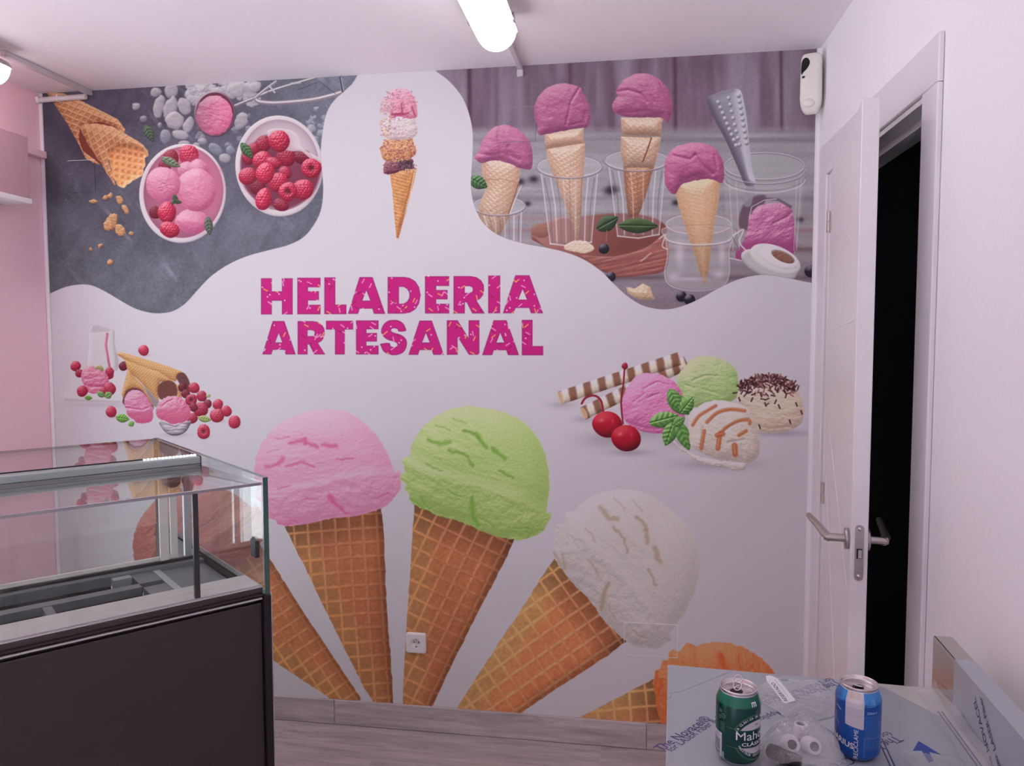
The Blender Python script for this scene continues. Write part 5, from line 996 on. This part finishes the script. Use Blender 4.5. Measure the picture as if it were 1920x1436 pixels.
# rail with led strip
kb('lamp_rail', 'rail', .008, LC, .4445, .4815, 1.2225, 1.2480, .004); kb('lamp_rail_groove', 'trimdark', .008, LC, .4436, .4444, 1.2275, 1.2290); kb('lamp_rail_skirt', 'deck', .008, LC, .450, .480, 1.2035, 1.2145, .002); kb('lamp_rail_seal', 'black', .008, LC, .4820, .4850, 1.2300, 1.2505); kb('lamp_rail_cap', 'black', .0065, .0078, .446, .484, 1.215, 1.2485)
lb = B()
for i in range(15): lb.box(.012 + i * .0095, .0175 + i * .0095, .4740, .4800, 1.2482, 1.2505, T=K)
ls = lb.build('led_strip', M['led'], dc); ls['kind'] = 'stuff'
# sliding doors and posts at the end
kb('post', 'alu', .0365, .0545, .456, .470, .9645, 1.2045, .001); kb('front_post', 'black', .1520, .1640, .0115, .0215, .9887, 1.2300, .001, 'black post behind the front glass')
def sdoor(a0, a1, b0):
    f = thing_child = B().box(a0, a0 + .018, b0, b0 + .008, .966, 1.203, T=K).box(a1 - .018, a1, b0, b0 + .008, .966, 1.203, T=K).box(a0 + .018, a1 - .018, b0, b0 + .008, .966, .976, T=K).box(a0 + .018, a1 - .018, b0, b0 + .008, 1.193, 1.203, T=K).build('sliding_door', M['cream'], dc, 'sliding door in a pale frame')
    b = B().box(a0 + .018, a1 - .018, b0 + .003, b0 + .005, .976, 1.193, T=K); b.build('door_pane', M['glass'], f); return f
sdoor(.0725, .60, .4585); sdoor(.5, LC - .01, .4715)
kb('door_stile', 'cream', .098, .1215, .448, .458, .966, 1.203, .002)
kb('wire_clip', 'black', .062, .098, .425, .448, 1.172, 1.198, .002)
wr = B()
for k in range(5): wr.tube([K(.065 + .006 * k, .435, 1.198), K(.07 + .004 * k, .43 - .004 * k, 1.206 + .002 * (k % 3)), K(.055 + .01 * k, .42, 1.203), K(.04 + .008 * k, .43, 1.199)], .0012, 6)
wr.build('loose_wires', M['black'], dc)
kb('latch', 'black', .0055, .016, .030, .062, 1.050, 1.092, .001, 'black latch on the end glass'); kb('latch_plate', 'satin', .0055, .012, .0625, .070, 1.051, 1.094)
# ---------------------------------------------------------------- steel table on the right, still under printed film
TZ = .93; T0 = Vector((.0816, 1.495, 0)); ta = math.radians(-3.3); tx = Vector((math.cos(ta), math.sin(ta), 0)); ty = Vector((-math.sin(ta), math.cos(ta), 0))
def TT(x, y, z): return tuple(T0 + tx * x + ty * y + Vector((0, 0, z)))   # x to the right, y away (negative = towards the viewer)
def w2t(x, y): q = Vector((x, y, 0)) - T0; return q.dot(tx), q.dot(ty)
TWd, TLn = .515, 1.15
tb = thing('steel_table', 'stainless steel worktop with upstand, still under printed blue grey film', 'table', tuple(T0 + Vector((0, 0, 0))), ta)
tbx = lambda nm, m, x0, x1, y0, y1, z0, z1, bev=0, lab=None: B().box(x0, x1, y0, y1, z0, z1, T=TT).build(nm, M[m], tb, lab, bevel=bev)
tbx('worktop', 'steel', 0, TWd, -TLn, 0, TZ - .040, TZ - .0006, .002)
UX = .4815
tbx('upstand', 'mirror_steel', UX, TWd, -TLn, 0, TZ - .0005, TZ + .100, .003)
for x0, y0 in ((.02, -.06), (TWd - .06, -.06), (.02, -TLn + .02), (TWd - .06, -TLn + .02)): tbx('leg', 'steel', x0, x0 + .04, y0, y0 + .04, .0, TZ - .041, .003)
tbx('shelf', 'steel', .062, TWd - .062, -TLn + .02, -.02, .20, .225, .002)
def flat(nm, poly, m, z=.0004, parent=None, th=.0003): return B().prism([w2t(*q) for q in poly], lambda x, y, d: TT(x, y, TZ + z + d), 0, th).build(nm, M[m], parent or tb)
P2 = lambda x, y: (T0 + tx * x + ty * y)[:2]
film = flat('film', [P2(.001, -TLn + .01), P2(UX - .012, -TLn + .01), P2(UX - .012, -.128), (.4734, 1.4551), P2(.30, -.003), P2(.001, -.003)], 'film', 0, th=.0004)
film['label'] = 'blue grey protective film'
uf = B().box(UX - .0012, UX - .0004, -TLn + .01, -.112, TZ + .002, TZ + .1015, T=TT).box(UX - .0003, TWd - .002, -TLn + .01, -.112, TZ + .1003, TZ + .1015, T=TT).build('upstand_film', M['film'], tb, bevel=0)
b = B(); N_ = 26                                                      # curled clear film edge along the foot of the upstand
vs = []
for i in range(N_):
    y = -.03 - i * .036
    for k, (dx, dz) in enumerate(((.0, .001), (.010, .004), (.020, .011), (.030, .024))): vs.append(TT(UX - .034 + dx + .004 * math.sin(i * 1.7 + k), y + .004 * math.sin(i * 2.3 + k), TZ + dz + .0025 * (1 + math.sin(i * 1.3 + k * .8))))
b.add(vs, [(i * 4 + k, i * 4 + k + 1, i * 4 + k + 5, i * 4 + k + 4) for i in range(N_ - 1) for k in range(3)], 0, True); b.build('curled_film_edge', M['acrylic_smooth'], tb)
# a torn corner line and the printing on the film
def line(nm, pts, w, m='ink', par=None):
    b = B()
    for (x0, y0), (x1, y1) in zip(pts, pts[1:]):
        L_ = math.hypot(x1 - x0, y1 - y0); nx, ny = -(y1 - y0) / L_ * w / 2, (x1 - x0) / L_ * w / 2
        b.prism([w2t(x0 + nx, y0 + ny), w2t(x0 - nx, y0 - ny), w2t(x1 - nx, y1 - ny), w2t(x1 + nx, y1 + ny)], lambda x, y, d: TT(x, y, TZ + .0005 + d), 0, .0002)
    return b.build(nm, M[m], par or film)
for dx in (0, .0065): line('guide_line', [(.5381 - .000 + dx, 1.372), (.5301 - .001 + dx, 1.200), (.518 + dx, .9)], .0022)
for dx in (-.002, .0045): line('guide_line', [(.4072 + dx, 1.262), (.4005 + dx, 1.182), (.385 + dx, .95)], .0022)
line('torn_edge', [(.0743, 1.3481), (.0800, 1.352), (.0815, 1.369), (.1000, 1.3789), (.2132, 1.4908)], .0012, 'greylabel')
flat('arrow', [(.4681, 1.2635), (.4484, 1.2316), (.4620, 1.2335), (.4600, 1.200), (.4693, 1.2060), (.4722, 1.2318), (.4870, 1.2260)], 'blueink', .0005, film)
def ttext(body, p, ang, size, bold=.0, sx=1.0, m='ink'):
    c_, s_ = math.cos(ang), math.sin(ang)
    def fn(x, y): q = w2t(p[0] + x * c_ - y * s_, p[1] + x * s_ + y * c_); return TT(q[0], q[1], TZ + .00062)
    return text('lettering', body, size, fn, M[m], film, bold, sx=sx)
a1 = math.atan2(1.2922 - 1.1859, .1507 - .0687)
ttext('The Novacel®', (.0560, 1.1690), a1, .0245, .0005); ttext('for LASER Fiber & CO2', (.0712, 1.1700), a1, .0185, .0002)
a2 = math.atan2(1.4126 - 1.4802, .3073 - .3899)
ttext('The Novacel®', (.3945, 1.4690), a2, .0255, .0005); ttext('for LASER Fiber & CO2', (.3850, 1.4800), a2, .0190, .0002)
ttext('Application', (.2620, 1.3330), a2, .019, .0003)
ttext('The NOVACEL', (.4350, 1.2750), a2, .0255, .0005); ttext('for LASER STEEL', (.4270, 1.288), a2, .0185, .0002)
# reading direction runs from the low near end up to the far top
q = Vector((.0, .74, .675)).normalized()
for body, y0, z0, s_, bo in (('the NOVACEL', -.2880, TZ + .0060, .0180, .0005), ('for LASER Fiber', -.3060, TZ + .0235, .0160, .0003)):
    def fn(x, y, y0=y0, z0=z0): return TT(UX - .0016, y0 + q.y * x + q.z * y, z0 + q.z * x - q.y * y)
    text('lettering', body, s_, fn, M['ink'], uf, bo)
# ---------------------------------------------------------------- the two cans
def can(name, label, cx, cy, body_arr, face, lidm):
    t = thing(name, label, 'can', (cx, cy, TZ + .0008)); z0 = TZ + .0008
    T = lambda x, y, z: (cx + x, cy + y, z0 + z)
    prof = [(.0205, .0045), (.0235, .0), (.0262, .0012), (.0325, .0100), (.0334, .0135), (.0334, .0925), (.0330, .0950), (.0300, .1030), (.0276, .1085)]
    n = 72; b = B(); a0 = face + math.pi                              # seam at the back
    ang = [a0 + 2 * math.pi * k / n for k in range(n)]
    b.add([T(r * math.cos(a), r * math.sin(a), z) for r, z in prof for a in ang], [(i * n + k, i * n + (k + 1) % n, (i + 1) * n + (k + 1) % n, (i + 1) * n + k) for i in range(len(prof) - 1) for k in range(n)], 0, True)
    def uv(p):
        a = (math.atan2(p.y - cy, p.x - cx) - a0) % (2 * math.pi); return (a / (2 * math.pi), (p.z - z0) / .1085)
    b.uv = uv; o = b.build('body', image_mat(name + ' print', body_arr, .26, .5, .25), t)
    l = o.data.uv_layers[0].data
    for pl in o.data.polygons:                                        # close the wrap at the seam
        us = [l[i].uv[0] for i in pl.loop_indices]
        if max(us) - min(us) > .5:
            for i in pl.loop_indices:
                if l[i].uv[0] < .5: l[i].uv = (1.0, l[i].uv[1])
    B().lathe([(.0276, .1085), (.0270, .1092), (.0279, .1110), (.0284, .1130), (.0281, .1143), (.0268, .1147), (.0258, .1138), (.0253, .1090), (.0243, .1075), (.0235, .1085), (0, .1087)], T, 56).build('lid', M[lidm], t)
    B().lathe([(.0, .0045), (.0204, .0045)], T, 32).build('base', M['canalu'], t)
    return t, T
def ctext(parent, T, body, size, face, phi, z, vert=False, bold=0, m='whiteink', slope=0.0, sx=1.0):
    R = .03352
    def fn(x, y):
        u, v = (-y, x) if vert else (x, y + slope * x)
        a = face + (phi + u / .0334); zz = z + v; r = R if zz < .0935 else R - (zz - .0935) * .37 + .0003
        return T(r * math.cos(a), r * math.sin(a), zz)
    return text('lettering', body, size, fn, M[m], parent, bold, sx=sx)
def canvas(w, h, s, base):
    global MX0, MY0, MX1, MY1, MS
    MX0, MY0, MX1, MY1, MS = 0, 0, w, h, s; PR.w, PR.h = int(w * s), int(h * s); PR.clip = None; PR.gain = np.ones(3, np.float32)
    PR.img = np.zeros((PR.h, PR.w, 3), np.float32) + np.array(base, np.float32) / 255
def opening(t, T, dirn, hx, rx, ry):
    c_, s_ = math.cos(dirn), math.sin(dirn)
    Lc = lambda x, y, z: T((hx + x) * c_ - y * s_, (hx + x) * s_ + y * c_, z)
    B().prism(ell(0, 0, rx, ry, 0, 28), Lc, .1088, .1091).build('mouth', M['hole'], t)
    return Lc
RAD = math.radians
CW, CH = 210.0, 108.5                                                  # wrap in millimetres; x grows anticlockwise from the back
px = lambda phi: CW / 2 + phi / 360 * CW
# green beer can
canvas(CW, CH, 7, (8, 66, 56)); Y_ = lambda h: CH - h
field([(0, 0), (CW, 0), (CW, CH), (0, CH)], lambda X, Y: (rgb((8, 62, 54)) * (1 + .12 * fbm(X, Y, 6, 3, 3))[..., None]) + (rgb((20, 106, 84)) - rgb((8, 62, 54))) * np.clip((15.5 - Y) / 1.2, 0, 1)[..., None])
fill([(0, Y_(5.5)), (CW, Y_(5.5)), (CW, CH), (0, CH)], (170, 168, 170)); 
cxm = px(52); E_ = lambda rx, ry, t0, t1, n=40: [(cxm + rx * math.cos(t), Y_(48) - ry * math.sin(t)) for t in np.linspace(t0, t1, n)]
stroke(E_(37, 35, -math.pi, math.pi, 80), (160, 176, 150), .5, .9, .2); stroke(E_(35.6, 33.6, -math.pi, math.pi, 80), (120, 150, 128), .3, .9, .15)
fill(E_(30, 25, 0, 2 * math.pi, 70), (206, 198, 204), 1, .2)
fill([(px(-14), Y_(60)), (CW, Y_(60)), (CW, Y_(33)), (px(-14), Y_(33))], (6, 58, 52), 1, .15)
for h, x0 in ((61, -28), (32, -28)): stroke([(px(x0), Y_(h + .6)), (px(0), Y_(h)), (CW, Y_(h))], (150, 168, 140), .5, .9, .2)
fill([(px(-92), Y_(48)), (px(-44), Y_(48)), (px(-44), Y_(9)), (px(-92), Y_(9))], (196, 190, 204), 1, .1)
r_ = np.random.RandomState(2); yy = 11
while yy < 37:
    w_ = r_.choice([.5, .8, 1.2]); fill([(px(-88), Y_(yy)), (px(-50), Y_(yy)), (px(-50), Y_(yy + w_)), (px(-88), Y_(yy + w_))], (40, 60, 60), .9, .1); yy += w_ + r_.choice([.5, .7, 1.0])
for k in range(7): fill([(px(-90) + k * 3.2, Y_(46)), (px(-90) + k * 3.2 + 1.2, Y_(46)), (px(-90) + k * 3.2 + 1.2, Y_(39)), (px(-90) + k * 3.2, Y_(39))], (120, 116, 150), .7, .2)
for k in range(10): stroke([(px(-50) + k * .9, Y_(66)), (px(-50) + k * .9, Y_(66 - 13 - (k * 7) % 4))], (150, 170, 160), .35, .7, .15)
fill([(px(-43), Y_(20)), (px(-36), Y_(20)), (px(-36), Y_(7)), (px(-43), Y_(7))], (160, 180, 170), .8, .1)
for (a_, h_, q_) in ((-50, 82, 2.4), (-40, 76, 3.2), (-52, 73, 2.6)): stroke(ell(px(a_), Y_(h_), q_, q_, 0, 24) + [(px(a_) + q_, Y_(h_))], (168, 184, 172), .7, .8, .2); stroke([(px(a_) - 1, Y_(h_ - 1)), (px(a_) + 1, Y_(h_ + 1))], (168, 184, 172), .6, .8, .2)
for k in range(6): stroke([(px(-86), Y_(86 - k * 1.7)), (px(-60) - (k * 5) % 4, Y_(86 - k * 1.7))], (120, 150, 138), .4, .6, .2)
gf = math.atan2(-1.165, -.171)
g, GT = can('green_can', 'open green drink can with raised pull tab near the table front', .1715, 1.170, np.clip(PR.img, 0, 1), gf, 'canalu')
gb = g.children[0]
ctext(gb, GT, 'Mahou', .0185, gf, RAD(-7), .0450, bold=.0006, sx=1.2); ctext(gb, GT, 'CLÁSICA', .0072, gf, RAD(10), .0360, bold=.0004, sx=1.55)
ctext(gb, GT, '1890', .0052, gf, RAD(46), .0655, m='blackink'); ctext(gb, GT, 'm', .0135, gf, RAD(37), .0955, bold=.0006)
for s_, rad, h0, a_0, da, up in (('LA CLÁSICA DE MADRID', 32.4, 29.6, 161, -6.1, 1), ('MAESTROS CERVECEROS', 32.6, 31.2, 204, 6.1, -1)):
    for k, ch in enumerate(s_):
        if ch == ' ': continue
        a_ = RAD(a_0 + da * k); X_ = 32.4 * math.cos(a_); Yh = (48 + 29.5 * math.sin(a_)) / 1000; sl = math.atan2(29.5 * math.cos(a_), -32.4 * math.sin(a_)) + (math.pi if da < 0 else 0)
        def fn(x, y, X_=X_, Yh=Yh, sl=sl):
            u = x * math.cos(sl) - y * math.sin(sl); v = x * math.sin(sl) + y * math.cos(sl); a = gf + RAD(52) + (X_ / 1000 + u) / .0334; zz = Yh + v; r = .03352 if zz < .0935 else .0335 - (zz - .0935) * .37
            return GT(r * math.cos(a), r * math.sin(a), zz)
        text('lettering', ch, .0046, fn, M['whiteink'], gb, .0002)
da_ = gf - .35                                                         # mouth towards the viewer, tab raised
Lc = opening(g, GT, da_, .0085, .0105, .0095)
tb_ = B(); ring = lambda cx_, rx, ry: [(cx_ + rx * math.cos(t), ry * math.sin(t)) for t in np.linspace(0, 2 * math.pi, 17)]
tabT = lambda x, y: Lc(-.0035 - x * .45 + .0035, y, .1095 + x * .9)
tb_.tube([tabT(x + .008, y) for x, y in ring(0, .0075, .0062)], .0011, 8, False).tube([tabT(x + .018, y) for x, y in ring(0, .0055, .0056)], .0011, 8, False).tube([tabT(.0125, -.0055), tabT(.0125, .0055)], .0012, 8)
tb_.tube([tabT(.002, -.004), tabT(.006, -.001), tabT(.009, .003)], .0012, 8)
tb_.build('pull_tab', M['canalu'], g)
# blue can
canvas(CW, CH, 7, (20, 84, 168))
field([(0, 0), (CW, 0), (CW, CH), (0, CH)], lambda X, Y: rgb((22, 84, 170)) * (1 + .10 * fbm(X, Y, 9, 3, 3))[..., None] + (rgb((60, 140, 214)) - rgb((22, 84, 170))) * np.clip((17 - Y + 3 * np.sin(X / 9)) / 3, 0, 1)[..., None] + (rgb((14, 52, 130)) - rgb((22, 84, 170))) * np.clip((px(-30) - X) / 20, 0, .8)[..., None])
fill([(0, Y_(4.5)), (CW, Y_(4.5)), (CW, CH), (0, CH)], (90, 110, 160))
fill([(px(-32), -1), (px(15), -1), (px(15), Y_(55)), (px(12), Y_(54)), (px(-30), Y_(57.5)), (px(-32), Y_(59))], (206, 200, 208), 1, .15)
fill([(px(-22), -1), (px(6), -1), (px(6), 9), (px(-22), 9)], (196, 182, 166), .7, 1)
for k in range(9): stroke([(px(-30), Y_(84.5 - k * 1.7)), (px(13) - (k * 7) % 5, Y_(84.5 - k * 1.7))], (120, 124, 150), .45, .55, .2)
for k in range(24):
    if k in (15,): continue
    stroke([(px(18), Y_(75 - k * 2.25)), (px(72) - (k * 5) % 7 * .8, Y_(75 - k * 2.25))], (130, 168, 218), .62, .62, .25)
stroke([(px(17), Y_(41)), (px(74), Y_(41))], (150, 184, 226), .8, .8, .2); stroke([(px(17), Y_(41)), (px(17), Y_(8))], (150, 184, 226), .5, .8, .2); stroke([(px(74), Y_(41)), (px(74), Y_(8))], (150, 184, 226), .5, .8, .2)
stroke([(px(16), Y_(97)), (px(16), Y_(90)), (px(44), Y_(90)), (px(44), Y_(100))], (190, 210, 236), .5, .7, .2)
for k in range(4): stroke([(px(34), Y_(100 - k * 2.2)), (px(46), Y_(100 - k * 2.2))], (190, 210, 236), .5, .7, .2)
stroke([(px(-62), Y_(80)), (px(-46), Y_(76))], (214, 222, 236), 1.4, .85, .4); stroke(catmull([(px(-66), Y_(70)), (px(-62), Y_(58)), (px(-52), Y_(50))], 5, False), (190, 206, 232), .9, .7, .4)
bf = math.atan2(-1.205, -.357)
bc, BT = can('blue_can', 'open blue drink can with a blank white label strip by the upstand', .3590, 1.2115, np.clip(PR.img, 0, 1), bf, 'canalu')
bb_ = bc.children[0]
ctext(bb_, BT, 'RECICLAME', .0088, bf, RAD(2), .0075, vert=True, bold=.00025); ctext(bb_, BT, '330ml e', .0052, bf, RAD(22), .0785, m='paleblue', bold=.0001)
ctext(bb_, BT, 'AQUARIUS', .0125, bf, RAD(-113), .0310, bold=.0008, slope=-.16)
Lc = opening(bc, BT, bf - .1, .0095, .0125, .0085)
B().prism(ell(.0, .0, .009, .006, .3, 20), lambda x, y, d: Lc(x * .9 - .004, y, .1093 + d + (x + .004) * .25), 0, .0005).build('pushed_flap', M['steel'], bc)
# ---------------------------------------------------------------- fittings in a clear bag
def fitting(label, x, y, z, ang):
    t = thing('pipe_fitting', label, 'fitting', (x, y, TZ + .0008), group=None); d = Vector((math.cos(ang), math.sin(ang), .45)).normalized(); P = Vector((x, y, TZ + z))
    s1 = d.orthogonal().normalized(); s2 = d.cross(s1)
    T = lambda a, c_, q: tuple(P + s1 * a + s2 * c_ + d * q)
    B().lathe([(.0070, .0), (.0108, .0), (.0118, -.002), (.0112, -.006), (.0112, -.024), (.0135, -.026), (.0135, -.034), (0, -.034)], T, 28).build('sleeve', M['whitepvc'], t)
    B().lathe([(.0070, .0), (.0068, -.012), (0, -.0121)], T, 24).build('bore', M['bore'], t)
gx = gf + .05
fitting('left white pipe sleeve with a dark bore in the clear bag', .2560, 1.185, .0200, gx); fitting('right white pipe sleeve with a dark bore in the clear bag', .2890, 1.185, .0195, gx + .15)
t = thing('thread_adapter', 'pale square threaded adapter lying behind the two pipe sleeves', 'fitting', (.281, 1.243, TZ + .0008))
b = B(); q = lambda a, c_, z: (.2815 + a * .97 - c_ * .2, 1.2440 + a * .2 + c_ * .97, TZ + .014 + z)
b.lathe([(.0075, .011), (.0105, .011), (.0115, .009), (.0105, .007), (.0115, .005), (.0105, .003), (.0115, .001), (.0115, -.010), (.0075, -.010), (.0075, .011)], q, 8, 0, False); b.build('collar', M['whitepvc'], t)
B().lathe([(.0074, .008), (0, .008)], q, 20).build('bore', M['bore'], t)
t = thing('rubber_elbow', 'dark brown elbow lump at the bottom left of the clear bag', 'fitting', (.226, 1.168, TZ + .0008))
B().tube([(.221, 1.176, TZ + .013), (.228, 1.168, TZ + .014), (.238, 1.160, TZ + .013), (.262, 1.150, TZ + .012)], [.010, .0115, .011, .009], 14).build('elbow', M['bore'], t)
bg = thing('clear_bag', 'crumpled clear plastic bag of fittings between the two cans', 'bag', (.27, 1.25, TZ + .0008))
b = B(); NX, NY = 30, 44
def bagp(i, j, top):
    u = i / (NX - 1.0); v = j / (NY - 1.0)                             # v from the near end to the open far end
    near, far = Vector((.2655, 1.128)), Vector((.313, 1.408)); c_ = near.lerp(far, v); wd = .060 + .016 * math.sin(v * 9) - .012 * v + (.012 * max(0, v - .6) / .4) - .020 * math.exp(-((v - .62) / .12) ** 2); ax = Vector((.985, -.17))
    q = c_ + ax * ((u - .5) * 2 * wd); pil = max(0, 1 - abs(2 * u - 1) ** 3.0)
    hgt = (.047 * math.exp(-((v - .20) / .17) ** 2) + .020 * math.exp(-((v - .46) / .12) ** 2) + .008 + .018 * max(0, v - .72) / .28) * pil
    cr = float(fbm(np.array([u * 60.0]), np.array([v * 150.0]), 15, 3, 4)[0]) * .016 + abs(float(fbm(np.array([u * 60.0 + 40]), np.array([v * 150.0]), 22, 9, 3)[0])) * .014
    z = .0012 + (hgt + cr * pil * (.4 + hgt * 16) if top else .0008 * math.sin(i * 1.1) ** 2)
    lim = .3225 if 1.155 < q.y < 1.265 else (.3225 + abs(q.y - 1.21) - .055) if q.y < 1.31 else 9
    return (min(q.x + .002 * math.sin(j * 1.3), lim - .0006 * (NX - i)), q.y, TZ + max(z, .0012 + (.0008 if top else 0)))
vs = [bagp(i, j, 1) for j in range(NY) for i in range(NX)]
b.add(vs, [(j * NX + i, j * NX + i + 1, (j + 1) * NX + i + 1, (j + 1) * NX + i) for j in range(NY - 1) for i in range(NX - 1)], 0, True)
vs = [bagp(i, j, 0) for j in range(0, NY) for i in range(NX)]
b.add(vs, [(j * NX + i, j * NX + i + 1, (j + 1) * NX + i + 1, (j + 1) * NX + i) for j in range(NY - 1) for i in range(NX - 1)], 0, True)
b.build('pouch', M['acrylic'], bg)
b = B().tube([(.2705, 1.432, TZ + .010), (.292, 1.412, TZ + .022), (.310, 1.392, TZ + .026)], .0016, 8); b.build('zip_strip', M['acrylic'], bg)
B().tube([(.2850, 1.4160, TZ + .019), (.2935, 1.4080, TZ + .023)], .0026, 8).build('zip_mark', M['greenmark'], bg, 'green mark on the zip')
# printed tag lying on the bag, leaning towards the viewer
tg = thing('paper_tag', 'white paper tag reading RESERVADO on top of the clear bag', 'tag', (.275, 1.30, TZ + .03))
o3 = Vector((.2600, 1.268, TZ + .0455)); e1 = Vector((-.42, .78, .40)).normalized(); e2 = Vector((.80, .50, -.12)); e2 = (e2 - e1 * e2.dot(e1)).normalized(); e3 = e1.cross(e2)
TG = lambda x, y, d: tuple(o3 + e1 * x + e2 * y + e3 * d)
B().prism([(.001, -.001), (.0, .003), (.003, .0255), (.006, .0275), (.0500, .0240), (.058, .014), (.057, .003), (.048, -.002)], TG, -.0003, .0).build('card', M['paper'], tg)
sgn = 1 if e3.dot(Vector((0, -1, 1))) > 0 else -1
text('lettering', 'RESERVADO', .0115, lambda x, y: TG(.003 + x, .0105 - y, .0004 * sgn) if sgn < 0 else TG(.003 + x, .003 + y, .0004), M['blackink'], tg, .0003, sx=.62)
B().prism([(.012, .017), (.048, .016), (.048, .0165), (.012, .0175)], TG, -.0006, .0003).build('small_print', M['greylabel'], tg)
# loose clear pouch at the bottom edge
lp_ = thing('clear_pouch', 'empty clear plastic pouch lying by the blue arrow', 'pouch', (.46, 1.17, TZ + .0008))
b = B(); NX, NY = 14, 14; c0 = Vector((.425, 1.225)); ex_ = Vector((.083, -.006)); ey_ = Vector((.012, -.11)); vs = []
for j in range(NY):
    for i in range(NX):
        q_ = c0 + ex_ * (i / (NX - 1.0)) + ey_ * (j / (NY - 1.0)); z = .0012 + .005 * abs(float(fbm(np.array([i * 3.0]), np.array([j * 3.0]), 6, 5, 3)[0])) * 2; vs.append((q_.x, q_.y, TZ + z))
b.add(vs, [(j * NX + i, j * NX + i + 1, (j + 1) * NX + i + 1, (j + 1) * NX + i) for j in range(NY - 1) for i in range(NX - 1)], 0, True); b.build('sheet', M['acrylic_smooth'], lp_)
